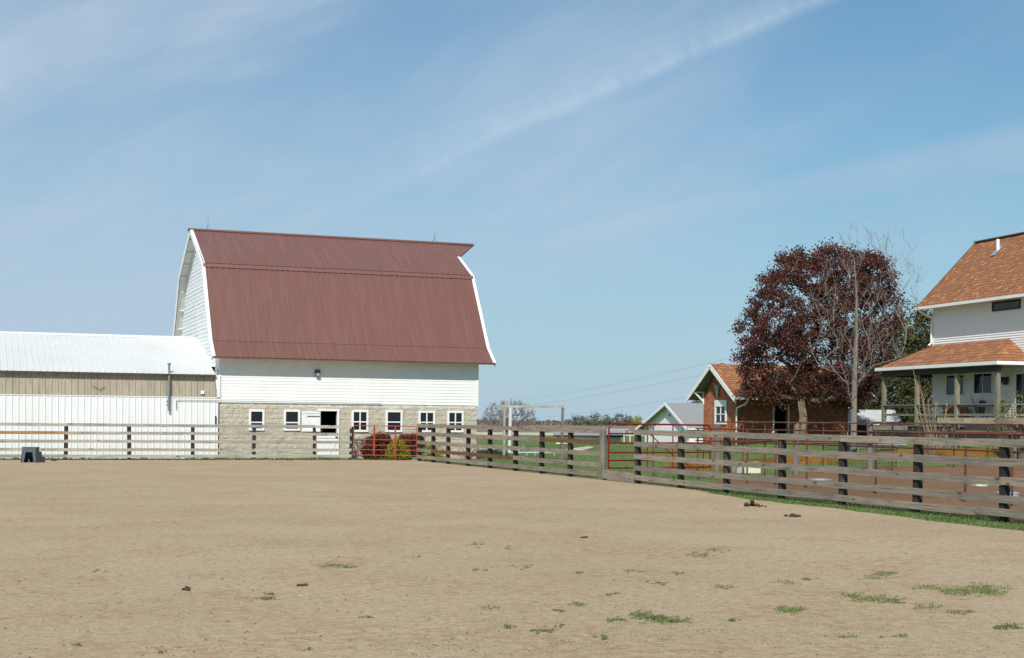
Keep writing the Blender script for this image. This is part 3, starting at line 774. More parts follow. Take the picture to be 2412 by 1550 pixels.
def fence_right():
    posts = [56.13, 54.29, 52.4, 50.03, 47.63, 45.1, 42.72, 40.39, 37.94, 35.63, 33.09, 30.69, 28.15, 25.73, 23.22, 20.72, 18.2, 15.7]
    X = 17.0
    f = thing('board_fence', (X, 36, 0), 'dark weathered five board fence running from the barn toward the viewer on the right', 'fence')
    off = Vector((-X, -36, 0)); rnd = random.Random(3)
    for k, y in enumerate(posts):
        if k == 8: continue
        mb = LB(off); w = .067; lean = rnd.uniform(-.02, .02); lx = rnd.uniform(-.012, .012); ht = 1.40+rnd.uniform(-.01, .04)
        b0 = Vector((X, y, -.05)); t0 = Vector((X+lx, y+lean, ht-.02))
        mb.beam(b0, t0, w*2, w*2, up=(1, 0, 0)); mb.build('post', M_post, f)
    # the rough round gate post
    mb = LB(off); n = 10; zs = [i*.16 for i in range(11)]
    y = posts[8]
    for z in zs:
        for a in range(n):
            t_ = 2*math.pi*a/n; r = .105*(1+.14*noise.noise((math.cos(t_)*1.2, math.sin(t_)*1.2, z*1.4))+.07*noise.noise((math.cos(t_)*4, math.sin(t_)*4, z*3)))
            mb.v.append((X-.02+r*math.cos(t_), y+r*math.sin(t_), z*.975-.02))
    for j in range(10):
        for a in range(n): mb.f.append((j*n+a, j*n+(a+1) % n, (j+1)*n+(a+1) % n, (j+1)*n+a))
    mb.f.append(tuple(10*n+a for a in range(n))); gp = mb.build('gate_post', M_postgrey, f, smooth=True); gp['label'] = 'thick round weathered gate post'
    tops_n = [1.445, 1.12, .78, .475, .215]; tops_f = [1.50, 1.165, .83, .51, .235]
    spans = [(0, 8), (9, 17)]
    for row in range(5):
        for s0, s1 in spans:
            k = s0; first = True
            while k < s1:
                n = 2
                if first and row % 2: n = 1
                first = False
                k2 = min(k+n, s1); ya, yb = posts[k], posts[k2]

                def zt(yy): t_ = min(1, max(0, (yy-20)/30)); return lerp_(tops_n[row], tops_f[row], t_)
                ea = ya+(.10 if k == s0 else 0); eb = yb-(.10 if k2 == s1 else 0)
                if k2 == 8: eb = yb+.06
                ja, jb = rnd.uniform(-.012, .012), rnd.uniform(-.012, .012)
                if s0 == 9 and row == 4 and k2 >= 15: yb_ = yb
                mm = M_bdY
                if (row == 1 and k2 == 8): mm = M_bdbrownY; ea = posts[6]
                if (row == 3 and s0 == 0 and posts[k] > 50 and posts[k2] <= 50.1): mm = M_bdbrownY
                if (row == 1 and k < 6 < k2): eb = posts[6]
                mb = LB(off); h = .138+rnd.uniform(-.008, .006); xx = X-.067-.014
                nseg = 6; vs = []
                for q in range(nseg+1):
                    t_ = q/nseg; yy = lerp_(ea-.004, eb+.004, t_); sag = -.012*math.sin(math.pi*t_)*rnd.uniform(.3, 1)
                    z1 = zt(yy)+lerp_(ja, jb, t_)+sag; bow = .008*math.sin(math.pi*2*t_)*rnd.uniform(-.3, 1)
                    i = len(mb.v); mb.v += [(xx-.012+bow, yy, z1-h), (xx+.012+bow, yy, z1-h), (xx+.012+bow, yy, z1), (xx-.012+bow, yy, z1)]
                    if q: mb.f += [(i-4+c, i+c, i+(c+1) % 4, i-4+(c+1) % 4) for c in range(4)]
                mb.f += [(0, 1, 2, 3), tuple(len(mb.v)-4+c for c in (3, 2, 1, 0))]
                mb.build('board', mm, f); k = k2
    mb = LB(off); mb.beam((X-.11, 21.35, .165), (X-.11, 16.5, .165), .028, .135, up=(0, 0, 1)); mb.build('board', M_bdY, f)
    mb = LB(off); mb.beam((X-.05, 37.85, .17), (X-.03, 35.72, .15), .035, .24, up=(0, 0, 1)); b_ = mb.build('kick_board', M_bdY, f)
    return f


fence_right()


def fence_left():
    posts = [-6.6, -4.1, -1.6, .9, 3.37, 5.74, 8.18, 10.59, 13.06, 14.58]; Y = 57.85
    f = thing('board_fence', (4, Y, 0), 'pale grey five board fence along the white shed and block wall', 'fence')
    off = Vector((-4, -Y, 0)); rnd = random.Random(5)
    for x in posts:
        mb = LB(off); w = rnd.uniform(.055, .075); mb.beam((x, Y, -.05), (x+rnd.uniform(-.03, .03), Y, 1.36), w*2, w*2, up=(0, 1, 0)); mb.build('post', M_post, f)
    tops = [1.405, 1.09, .776, .448, .205]
    for row in range(5):
        k = 0
        while k < len(posts)-1:
            n = 2 if (k or not row % 2) else 1; k2 = min(k+n, len(posts)-1)
            if row == 1 and k2 > 4 > k: k2 = 4
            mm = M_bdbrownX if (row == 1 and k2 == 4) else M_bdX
            h = .118; z = tops[row]; mb = LB(off); ja, jb = rnd.uniform(-.01, .01), rnd.uniform(-.01, .01); drop = -.0035*max(0, (posts[k]-3))
            mb.beam((posts[k], Y-.088, z-h/2+ja), (posts[k2], Y-.088, z-h/2+jb), .024, h, up=(0, 0, 1))
            o = mb.build('board', mm, f)
            if mm is M_bdbrownX: o['label'] = 'new orange tan board'
            k = k2
    return f


fence_left()


def tube_gate(name, p, q, zs, zt, r, m, verts, label, rounded=False, brace=None):
    p = Vector(p); q = Vector(q); d = (q-p); L = d.length; d.normalize()
    g = thing(name, p, label, 'gate')
    for z in zs[:-1]:
        MB().tube(d*.03+Vector((0, 0, z)), d*(L-.03)+Vector((0, 0, z)), r, n=8).build('bar', m, g, smooth=False)
    fr = MB(); c = .18 if rounded else .03
    pts = [Vector((0, 0, zs[0]-.03)), Vector((0, 0, zs[-1]-c))]
    for a in (30, 60, 90): pts.append(d*(c*(1-math.cos(R(a))))+Vector((0, 0, zs[-1]-c+c*math.sin(R(a)))))
    for a in (60, 30, 0): pts.append(d*(L-c*(1-math.cos(R(a))))+Vector((0, 0, zs[-1]-c+c*math.sin(R(a)))))
    pts.append(d*L+Vector((0, 0, zs[0]-.03))); fr.path(pts, r*1.15, 8); fr.build('frame', m, g)
    for t_, w in verts:
        MB().beam(d*L*t_+Vector((0, 0, zs[0]-.04)), d*L*t_+Vector((0, 0, zs[-1])), w, .02, up=(d.y, -d.x, 0)).build('upright', m, g)
    if brace:
        mb = MB()
        for (t0, z0, t1, z1) in brace: mb.beam(d*L*t0+Vector((0, 0, z0)), d*L*t1+Vector((0, 0, z1)), .03, .02)
        mb.build('brace', m, g)
    return g


tube_gate('tube_gate', (14.66, 57.72, 0), (16.93, 56.3, 0), [.2, .42, .61, .83, 1.08, 1.40], 0, .017, M_red, [(.325, .07), (.66, .07)], 'bright red six bar gate between the two board fences, in front of the bushes')
g2 = tube_gate('tube_gate', (17.28, 38.2, 0), (20.95, 38.85, 0), [.33, .55, .78, 1.06, 1.33, 1.62], 0, .024, M_redd, [(.37, .03), (.62, .03), (.93, .03)], 'dark red round cornered gate swung open beside the thick gate post', rounded=True, brace=[(.40, 1.30, .62, .70), (.62, .70, .80, .35)])

# pipe panel fence inside the pen
rnd = random.Random(9)
pf = thing('pipe_fence', (20, 30, 0), 'thin rusty three rail pipe fence standing just behind the right board fence', 'fence')
off = Vector((-20, -30, 0))
for y in (40.83, 37.87, 34.96, 33.46, 31.94, 28.92, 25.64, 24.15, 21.2, 18.2):
    LB(off).tube((20, y, -.05), (20, y, 1.5), .026, n=8).build('post', M_rust, pf)
for z in (1.50, 1.15, .87): LB(off).tube((20, 38.0, z), (20, 16, z), .019, n=8).build('rail', M_rust, pf)
pb = thing('pipe_fence', (21.5, 41, 0), 'rusty pipe rail fence across the back of the pen before the brick house', 'fence')
off = Vector((-21.5, -41, 0))
for x, hh in ((22.36, 1.62), (25.28, 1.69), (28.11, 1.75)):
    LB(off).tube((x, 41, -.05), (x, 41, hh), .11, .10, n=10).build('post', M_postgrey, pb)
for x in (23.3, 24.1, 26.3, 27.1, 29.0, 30.1, 31.5, 32.9, 34.3): LB(off).tube((x, 41, terrain(x, 41)-.05), (x, 41, 1.7), .026, n=8).build('upright', M_rust, pb)
for z in (1.70, 1.10, 1.03): LB(off).tube((22.3, 41, z), (37, 40.6, z+.02), .024, n=8).build('rail', M_rust, pb)
LB(off).tube((27.3, 40.9, 1.42), (37, 40.5, 1.44), .02, n=8).build('rail', M_rust, pb)
# welded wire panel and golden planks along the rear of the pen
wp = thing('wire_panel', (28, 42.2, 0), 'low dark wire mesh panel at the foot of the pen fence', 'fence panel')
mb = MB()
for k in range(34): mb.tube((k*.085-.6, .25, terrain(28, 42.4)+.03), (k*.085-.6, .25, 1.0), .007, n=4, cap=False)
for z in (.3, .55, .8, 1.0): mb.tube((-.6, .25, z), (2.25, .25, z), .007, n=4)
mb.build('mesh', M_darkmetal, wp)
edg = [(22.6, 44.9), (25.2, 45.5), (27.8, 46.6), (31.8, 46.4), (34.0, 43.4), (37.0, 39.0)]
gr = thing('timber_edging', (27, 46, 0), 'long low golden plank edging between the lawn and the pen soil', 'edging')
for k, (a, b) in enumerate(zip(edg[:-1], edg[1:])):
    LB((-27, -46, 0)).beam((a[0], a[1], terrain(*a)+.14), (b[0], b[1], terrain(*b)+.14), .05, .34, up=(0, 0, 1)).build('plank', M_gold, gr)

# ================================================================== BRICK HOUSE
bx0, by0, bz = 39.2, 69.8, .42; bx1 = 46.4; bw = 3.75
bh = thing('brick_cottage', (bx0, by0, bz), 'small red brick cottage with brown shingle roof and white bracketed gable', 'house')
wt = 2.62                                       # wall height above base
gz = lambda y: wt-.02+(min(y, bw-y))*1.06       # gable outline
mb = MB()
hx = [(2.38, 3.26)]
mb.box(0, 2.38, 0, .25, -.4, wt); mb.box(3.26, 7.2, 0, .25, -.4, wt); mb.box(2.38, 3.26, 0, .25, 2.24, wt); mb.box(2.38, 3.26, 0, .25, -.4, -.02)
mb.prism([(0, .25, -.4), (0, bw, -.4), (0, bw, wt), (0, bw/2, gz(bw/2)), (0, .25, gz(.25)), (0, .25, wt)], (.25, 0, 0))
mb.prism([(7.2, .25, -.4), (7.2, bw, -.4), (7.2, bw, wt), (7.2, bw/2, gz(bw/2)), (7.2, .25, wt)], (-.25, 0, 0))
mb.box(.25, 6.95, bw-.25, bw, -.4, wt); mb.build('wall', M_brick, bh)
mb = MB(); mb.box(2.2, 3.5, .9, .95, -.2, 2.5); mb.box(2.1, 2.2, .25, .95, -.2, 2.5); mb.box(3.5, 3.6, .25, .95, -.2, 2.5); mb.build('dark_doorway_box', M_dark, bh)  # near-black box behind the doorway; its colour carries the indoor shade
# roof with a bell-cast eave
rp = [(-.98, 2.60), (-.52, 2.86), (.0, 3.18+.10), (bw/2, 4.56)]
yr = bw/2
rp = [(-.98, 2.62), (-.55, 2.90), (yr, 4.52)]
prof = rp+[(bw-y, z) for y, z in reversed(rp[:-1])]
mb = MB(); ra, rb = -.62, 8.45
for a, b in zip(prof[:-1], prof[1:]): mb.prism([(ra, a[0], a[1]), (ra, b[0], b[1]), (ra, b[0], b[1]-.07), (ra, a[0], a[1]-.07)], (rb-ra, 0, 0))
rf = mb.build('roof', M_shingle, bh)
for xe, nm in ((ra-.02, 'bargeboard'), (rb+.02, 'bargeboard')):
    mb = MB()
    for a, b in zip(prof[:-1], prof[1:]): mb.beam((xe, a[0], a[1]-.14), (xe, b[0], b[1]-.14), .04, .24, up=(0, 0, 1))
    mb.build(nm, M_trim, bh)
mb = MB()
for a, b in zip(prof[:-1], prof[1:]): mb.quad((ra, a[0], a[1]-.10), (rb, a[0], a[1]-.10), (rb, b[0], b[1]-.10), (ra, b[0], b[1]-.10))
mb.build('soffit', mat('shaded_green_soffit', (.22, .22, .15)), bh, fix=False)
for y in (-.0, bw):
    s = 1 if y == 0 else -1; mb = MB()
    mb.beam((-.58, y-s*.05, 2.98), (-.02, y-s*.0, 2.42), .10, .09); mb.box(-.56, 0, y-.04, y+.04, 2.93, 3.0); mb.box(-.06, .0, y-.05, y+.05, 2.3, 3.0); mb.build('bracket', M_trim, bh)
mb = MB(); mb.box(ra+.1, 8.35, -1.08, -.97, 2.50, 2.62); mb.build('gutter', M_trim, bh)
for pts in ([(.15, -1.02, 2.5), (.12, -.85, 2.28), (-.02, -.12, 2.05), (.0, -.06, 1.9), (0, -.06, .05)], [(7.1, -1.02, 2.5), (7.15, -.8, 2.3), (7.15, -.08, 2.05), (7.15, -.08, .95), (7.08, -.1, .8), (7.08, -.1, .5)]):
    MB().path(pts, .05, 8).build('downspout', M_trim, bh)
window(bh, 'x', -.0, 1.02, 2.36, 1.15, 2.50, fw=.14, cols=2, rows=2, mw=.05, deep=.06, split=.5, head=.22)
mb = MB(); mb.box(2.30, 2.385, -.03, .04, -.02, 2.24); mb.box(3.255, 3.36, -.03, .04, -.02, 2.24); mb.box(2.30, 3.36, -.035, .02, 2.24, 2.34); mb.build('door_frame', M_trim, bh)
# cow skull hung in the gable
sk = thing('cow_skull', (bx0, by0+1.98, bz+3.0), 'pale cow skull hung high on the brick gable', 'skull')
mb = MB(); prf = [(.32, .11), (.22, .16), (.08, .11), (-.08, .075), (-.26, .05), (-.34, .03)]
for (za, r0), (zb, r1) in zip(prf[:-1], prf[1:]): mb.tube((-.09, 0, za), (-.09, 0, zb), r0, r1, n=10)
sk1 = mb.build('skull', M_bone, sk, smooth=True)
for s in (-1, 1):
    mb = MB(); mb.path([(-.09, s*.08, .28), (-.1, s*.25, .36), (-.12, s*.38, .46)], .03, 6); mb.build('horn', M_bone, sk)

# ================================================================== FARMHOUSE
fh = thing('farmhouse', (37.9, 46.68, 0), 'two storey cream vinyl farmhouse with brown shingle roofs and wraparound porch', 'house', rz=R(-3.9))
D = 1.75; QE = 7.2; QN = -6.0; GU = 4.16; DK = 1.66
mb = MB(); lap(mb, 'x', D, .45, 3.95+0.9, .105, lambda z: (QN, QE), depth=.03); mb.build('lower_siding', M_vinyl, fh, fix=False)
mb = MB(); lap(mb, 'x', D, 4.85, 6.86, .1005, lambda z: (QN, QE), depth=.03); mb.build('upper_siding', M_vinyl, fh, fix=False)
mb = MB(); mb.box(D+.01, 6.75, QE-.02, QE, .4, 6.86); mb.prism([(D+.01, QE-.02, 6.86), (6.75, QE-.02, 6.86), (4.25, QE-.02, 9.45)], (0, .02, 0)); mb.box(D+.01, 6.75, QN, QN+.02, .4, 6.86); mb.box(6.73, 6.75, QN, QE, .4, 6.86); mb.build('end_wall', M_vinyl, fh)
mb = MB(); mb.box(D-.035, D+.05, QE-.02, QE+.03, .5, 6.86); mb.build('corner_trim', M_trim, fh)
EZ = 6.93; rq0, rq1 = QN-.3, 7.75
mb = MB()
for a, b in (((1.22, EZ), (4.25, 9.98)), ((4.25, 9.98), (7.28, EZ))): mb.prism([(a[0], rq0, a[1]), (b[0], rq0, b[1]), (b[0], rq0, b[1]-.09), (a[0], rq0, a[1]-.09)], (0, rq1-rq0, 0))
rf = mb.build('main_roof', M_shingle, fh)
mb = MB(); mb.beam((4.25, rq0, 9.99), (4.25, rq1, 9.99), .26, .05); mb.build('ridge_cap', mat('dark_shingle', (.14, .075, .055)), rf)
mb = MB(); mb.tube((3.55, 5.10, 9.22), (3.55, 5.10, 9.78), .075, n=12); mb.build('roof_vent', M_trim, rf)
mb = MB(); mb.beam((3.28, 5.1, 9.06), (3.70, 5.1, 9.49), .34, .02, up=(-.7, 0, .7)); mb.build('vent_flashing', M_galv, rf)
mb = MB()
mb.beam((1.22, rq1+.015, EZ-.09), (4.25, rq1+.015, 9.89), .03, .17, up=(0, 0, 1)); mb.beam((7.28, rq1+.015, EZ-.09), (4.25, rq1+.015, 9.89), .03, .17, up=(0, 0, 1)); mb.build('rake_board', mat('maroon_rake', (.16, .06, .06)), fh)
mb = MB(); mb.box(1.10, 1.22, rq0, rq1-.02, EZ-.13, EZ-.01); mb.build('gutter', M_trim, fh)
mb = MB(); mb.quad((1.22, rq0, EZ-.1), (D, rq0, EZ-.08), (D, rq1, EZ-.08), (1.22, rq1, EZ-.1)); mb.build('eave_soffit', M_trim, fh, fix=False)
MB().path([(1.18, 7.55, EZ-.12), (1.3, 7.42, EZ-.28), (D-.02, 7.25, EZ-.5), (D-.09, 7.24, EZ-.7), (D-.09, 7.24, 5.3), (D-.2, 7.28, 5.2)], .05, 8).build('downspout', M_trim, fh)
window(fh, 'x', D-.034, .96, 2.83, 6.42, 6.80, fw=.05, cols=1, rows=1, deep=.03, frame_mat=mat('dark_frame', (.035, .025, .022)), name='transom_window')
window(fh, 'x', D-.034, 4.75, 6.12, 2.93, 3.87, fw=.055, cols=2, rows=1, deep=.035)
window(fh, 'x', D-.034, 2.75, 4.10, 2.97, 3.89, fw=.055, cols=2, rows=1, deep=.035)
mb = MB(); mb.box(D-.06, D-.0, .18, .26, DK, 3.85); mb.box(D-.06, D, 1.16, 1.24, DK, 3.85); mb.box(D-.06, D, .26, 1.16, 3.76, 3.85); dfm = mb.build('door_frame', M_trim, fh)
mb = MB(); mb.box(D-.045, D+.01, .26, 1.16, DK, 3.76); mb.build('door', M_glass, fh)
mb = MB(); mb.box(D-.10, D-.02, 1.70, 1.76, 3.5, 3.66); mb.box(D-.22, D-.10, 1.64, 1.80, 3.34, 3.56); mb.prism([(D-.24, 1.62, 3.56), (D-.08, 1.62, 3.56), (D-.16, 1.71, 3.66)], (0, .2, 0)); mb.build('wall_lantern', M_darkmetal, fh)
mb = MB(); mb.box(D-.06, D-.02, 2.0, 2.28, 3.42, 3.66); mb.build('wall_plaque', M_darkmetal, fh)
# porch roof: hips at both ends
L = 8.95; RT = 5.22; GE = 4.22
mb = MB(); nearw = (D, D, RT); th_ = .08
A_ = (0, 0, GE); B_ = (0, L, GE); C_ = (D, L-D, RT); D_ = (D, 1.67, RT)
mb.prism([A_, B_, C_, D_], (0, 0, -th_)); E_ = (D+.0, -1.7, GE)
mb.prism([A_, D_, (D, 0, GE)], (0, 0, -th_))
mb.prism([B_, (7.5, L, GE), (7.5, L-D, RT), C_], (0, 0, -th_)); prf_ = mb.build('porch_roof', M_shingle, fh)
mb = MB(); mb.box(-.10, .0, -.1, L+.1, GE-.14, GE+.0); mb.box(0, D-.02, -.12, -.02, GE-.14, GE-.003); mb.box(0, 7.4, L+.0, L+.1, GE-.14, GE-.003); mb.build('porch_gutter', M_trim, fh)
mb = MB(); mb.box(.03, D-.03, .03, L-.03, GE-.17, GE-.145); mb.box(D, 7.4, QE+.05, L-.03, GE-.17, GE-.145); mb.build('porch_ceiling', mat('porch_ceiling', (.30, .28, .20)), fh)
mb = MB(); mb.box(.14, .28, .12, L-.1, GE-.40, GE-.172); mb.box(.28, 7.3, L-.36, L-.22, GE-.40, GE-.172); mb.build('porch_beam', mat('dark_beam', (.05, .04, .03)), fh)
for (p, q) in ((.21, .28), (.21, 3.05), (.21, 6.03), (.21, 8.74), (2.9, 8.70), (6.2, 8.70)):
    MB().box(p-.08, p+.08, q-.08, q+.08, .3, GE-.402).build('porch_post', M_porchpost, fh)
mb = MB(); mb.box(.05, D, .1, L-.05, DK-.06, DK); mb.box(D, 7.3, QE, L-.05, DK-.06, DK); mb.build('deck', M_porchrail, fh)
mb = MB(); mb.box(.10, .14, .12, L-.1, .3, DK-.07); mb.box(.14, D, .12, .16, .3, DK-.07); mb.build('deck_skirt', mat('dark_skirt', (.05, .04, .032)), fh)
for a, b in ((.36, 2.97), (3.13, 5.95), (6.11, 8.66)):
    mb = MB(); mb.box(.12, .30, a, b, 2.50, 2.545); mb.box(.19, .23, a, b, 2.41, 2.498); mb.box(.19, .23, a, b, 2.05, 2.14); mb.build('porch_rail', M_porchrail, fh)
mb = MB(); mb.box(.30, D, .18, .36, 2.50, 2.545); mb.box(.30, D, .25, .29, 2.05, 2.14); mb.build('porch_rail', M_porchrail, fh)
mb = MB(); mb.box(.30, 7.2, 8.62, 8.80, 2.50, 2.545); mb.box(.3, 7.2, 8.69, 8.73, 2.05, 2.14); mb.build('porch_rail', M_porchrail, fh)
Mfh = Matrix.Translation((37.9, 46.68, 0)) @ Matrix.Rotation(R(-3.9), 4, 'Z')
HW = lambda p, q, z: Mfh @ Vector((p, q, z))
# furniture on the porch
pbench = thing('porch_bench', HW(1.2, 5.0, DK), 'orange brown wooden bench back standing against the porch wall', 'bench', rz=R(-3.9))
MB().box(-.25, .2, -.9, .9, .38, .44).build('seat', M_orange, pbench); MB().box(.2, .26, -.9, .9, .38, .85).build('backrest', M_orange, pbench)
for s in (-1, 1):
    for p in (-.2, .17): MB().box(p, p+.06, s*.82-.03, s*.82+.03, 0, .38).build('leg', M_orange, pbench)
for k, q in enumerate((3.05, 1.75)):
    c = thing('porch_chair', HW(1.1, q, DK), ('dark porch chair in front of the double window' if k == 0 else 'dark porch chair beside the corner post'), 'chair', rz=R(-3.9))
    MB().box(-.25, .22, -.25, .25, .40, .46).build('seat', M_darkmetal, c)
    MB().prism([(.22, -.25, .42), (.22, .25, .42), (.32, .22, 1.0), (.32, .1, 1.05), (.32, -.1, 1.05), (.32, -.22, 1.0)], (.04, 0, 0)).build('backrest', M_darkmetal, c)
    for s in (-1, 1):
        for p in (-.23, .18): MB().box(p, p+.04, s*.22-.02, s*.22+.02, 0, .4).build('leg', M_darkmetal, c)
pp_ = thing('potted_plant', HW(.75, 2.42, DK), 'dark spiky potted plant behind the porch rail', 'plant')
MB().tube((0, 0, 0), (0, 0, .45), .16, .22, n=12).build('pot', M_plastic, pp_)
mb = MB(); rnd = random.Random(2)
for k in range(26):
    a = rnd.uniform(0, 6.28); e = rnd.uniform(.05, .3); h_ = rnd.uniform(.35, .9); mb.tube((0, 0, .42), (e*math.cos(a), e*math.sin(a), .42+h_), .018, .003, n=3, cap=False)
mb.build('foliage', mat('dark_spike_leaf', (.02, .03, .015)), pp_)

# timber fence in front of the house
f3 = thing('garden_fence', HW(-3.2, -1, 0), 'tan and grey lumber rail fence in front of the farmhouse porch', 'fence', rz=R(-3.9))


def F3(q, z): return (0, q+1, z)


for q, w in ((4.17, .16), (-1.35, .13), (-1.98, .22), (-5.5, .2), (-5.95, .14), (-8.6, .2)):
    MB().box(-w/2, w/2, q+1-w/2, q+1+w/2, .2, 1.88 if q < 0 else 1.78).build('post', M_postgrey, f3)
MB().beam((-.14, 0.0-.0, 1.82), (-.14, -8, 1.84), .05, .24).build('rail', M_tanboard, f3)
MB().beam((-.14, -1.05, 1.40), (-.14, -5, 1.41), .14, .15).build('rail', M_logboard, f3)
MB().beam((-.1, 5.2, 1.52), (-.1, 2.2, 1.53), .05, .17).build('rail', M_bdY, f3)
MB().beam((-.1, 1.2, 1.78), (-.1, -.4, 1.80), .04, .06).build('rail', M_bdY, f3)
MB().box(.5, .56, -4.8, -.8, 1.46, 1.72).build('backing_board', mat('dark_backing', (.07, .07, .06)), f3)

# ================================================================== TREES
def tree(name, base, poly, Z, depth, n, label, cat, bark, leafm=None, step=.5, rtip=.012, trunk=None, tr=.2, per=0, spread=.3, size=.15, seed=1, up=.5, jit=.06, k=.45, twigs=0, tw=.5, shell=.3, droop=0, group=None, crown_name='crown', rtw=.6, frac=1.0, taper=False, ang=.35):
    rnd = random.Random(seed); base = Vector(base); off = -base
    pts = envelope(poly, Z, depth, n, rnd, shell)
    trunk = trunk or [base+Vector((0, 0, .8))]
    pos, par, tips = grow(base, trunk, pts, step, up, jit, rnd, ang)
    t = thing(name, base, label, cat, group=group)
    mb = LB(off); rad = skeleton_mesh(mb, pos, par, rtip, k, 6, tr, len(trunk) if taper else 0, taper or .8)
    if twigs:
        for i in tips+[j for j in range(len(trunk)+1, len(pos)) if rnd.random() < .5]:
            d = (pos[i]-pos[par[i]]).normalized()
            for _ in range(twigs):
                v = (d+Vector((rnd.gauss(0, .45), rnd.gauss(0, .45), rnd.gauss(.25, .35)))).normalized()*tw*rnd.uniform(.4, 1.2)
                mid = pos[i]+v*.5+Vector((rnd.gauss(0, .03), rnd.gauss(0, .03), .02)); mb.tube(pos[i], mid, rtip*.8, rtip*.65, 3, False); mb.tube(mid, pos[i]+v, rtip*.65, rtip*.35, 3, False)
                if rnd.random() < .5:
                    w = (v.normalized()+Vector((rnd.gauss(0, .5), rnd.gauss(0, .5), rnd.gauss(.2, .4)))).normalized()*tw*.45; mb.tube(mid, mid+w, rtip*.6, rtip*.35, 3, False)
                    pts.append(mid+w)
    mb.build('trunk', bark, t)
    if leafm:
        mb = LB(off); leaves(mb, [p for p in pts if rnd.random() < frac], per, spread, size, rnd, droop); mb.build(crown_name, leafm, t, fix=False)
    return t


cop = [(1919, 577), (1890, 584), (1849, 600), (1833, 618), (1805, 643), (1789, 660), (1793, 690), (1771, 706), (1770, 728), (1752, 738), (1731, 775), (1732, 806), (1752, 822), (1742, 845), (1748, 880), (1745, 915), (1765, 938), (1800, 950), (1850, 962), (1905, 955), (1960, 968), (2010, 962), (2045, 940), (2075, 900), (2090, 860), (2108, 815), (2122, 770), (2121, 720), (2108, 680), (2112, 645), (2096, 618), (2068, 600), (2010, 596), (1966, 585)]
cb = atZ(1885, 1058, 70.5); cb.z = terrain(cb.x, cb.y)-.05
tree('copper_tree', cb, cop, 74.3, 3.5, 760, 'large round tree with dark copper red leaves in front of the brick cottage', 'tree', M_barkcl, M_leafred, step=.55, rtip=.012,
     taper=.45, trunk=[cb.lerp(atZ(1893, 985, 71.2), .35), cb.lerp(atZ(1893, 985, 71.2), .7), atZ(1893, 985, 71.2), atZ(1885, 930, 72.2), atZ(1888, 880, 73.2), atZ(1893, 820, 74)], tr=.27, per=84, spread=.22, size=.14, seed=4, up=.7, ang=.6, k=.47, droop=.5, shell=.45)
bt = atG(2010, 1085, .2); bt.z = .15
bare = [(2000, 535), (1950, 600), (1915, 700), (1905, 800), (1900, 860), (1960, 890), (2005, 905), (2060, 880), (2120, 850), (2160, 740), (2175, 660), (2180, 620), (2150, 590), (2120, 545), (2060, 530)]
sp0 = atZ(2013, 905, 58); sp1 = atZ(2017, 800, 58); sp2 = atZ(2018, 705, 58); sp3 = atZ(2012, 610, 58)
tree('bare_tree', bt, bare, 58, 2.0, 230, 'slim bare pale barked tree standing in front of the copper tree', 'tree', M_barkl, M_bud, step=.4, rtip=.0052, taper=.88, ang=1.15,
     trunk=[bt.lerp(sp0, .3), bt.lerp(sp0, .65), sp0, sp0.lerp(sp1, .5), sp1, sp1.lerp(sp2, .5), sp2, sp2.lerp(sp3, .5), sp3], tr=.15, per=2.2, spread=.22, size=.05, seed=12, up=1.0, jit=.035, k=.40, twigs=2, tw=.5, shell=0)

for k, (poly, Z, x, y, lab, sd_) in enumerate((
        ([(2105, 742), (2085, 790), (2075, 850), (2060, 900), (2055, 960), (2060, 1010), (2150, 1012), (2150, 900), (2150, 800), (2135, 750)], 88, 2108, 1030, 'dense olive evergreen beside the copper tree behind the porch', 5),
        ([(2160, 715), (2150, 745), (2138, 800), (2130, 900), (2125, 1010), (2215, 1012), (2230, 850), (2200, 760), (2180, 725)], 80, 2165, 1030, 'dark evergreen at the left end of the farmhouse', 8),
        ([(2050, 850), (2030, 900), (2020, 960), (2025, 1012), (2080, 1012), (2085, 900)], 97, 2052, 1028, 'lower evergreen seen between brick cottage and porch', 11))):
    b = atZ(x, y, Z); b.z = terrain(b.x, b.y)-.05
    tree('evergreen_tree', b, poly, Z, 2.0, 330, lab, 'tree', M_barkc, M_leafever, step=.7, rtip=.012, trunk=[b+Vector((0, 0, .7)), b+Vector((0, 0, 2.2))], tr=.16, per=34, spread=.26, size=.17, seed=sd_, group='evergreens behind the farmhouse')

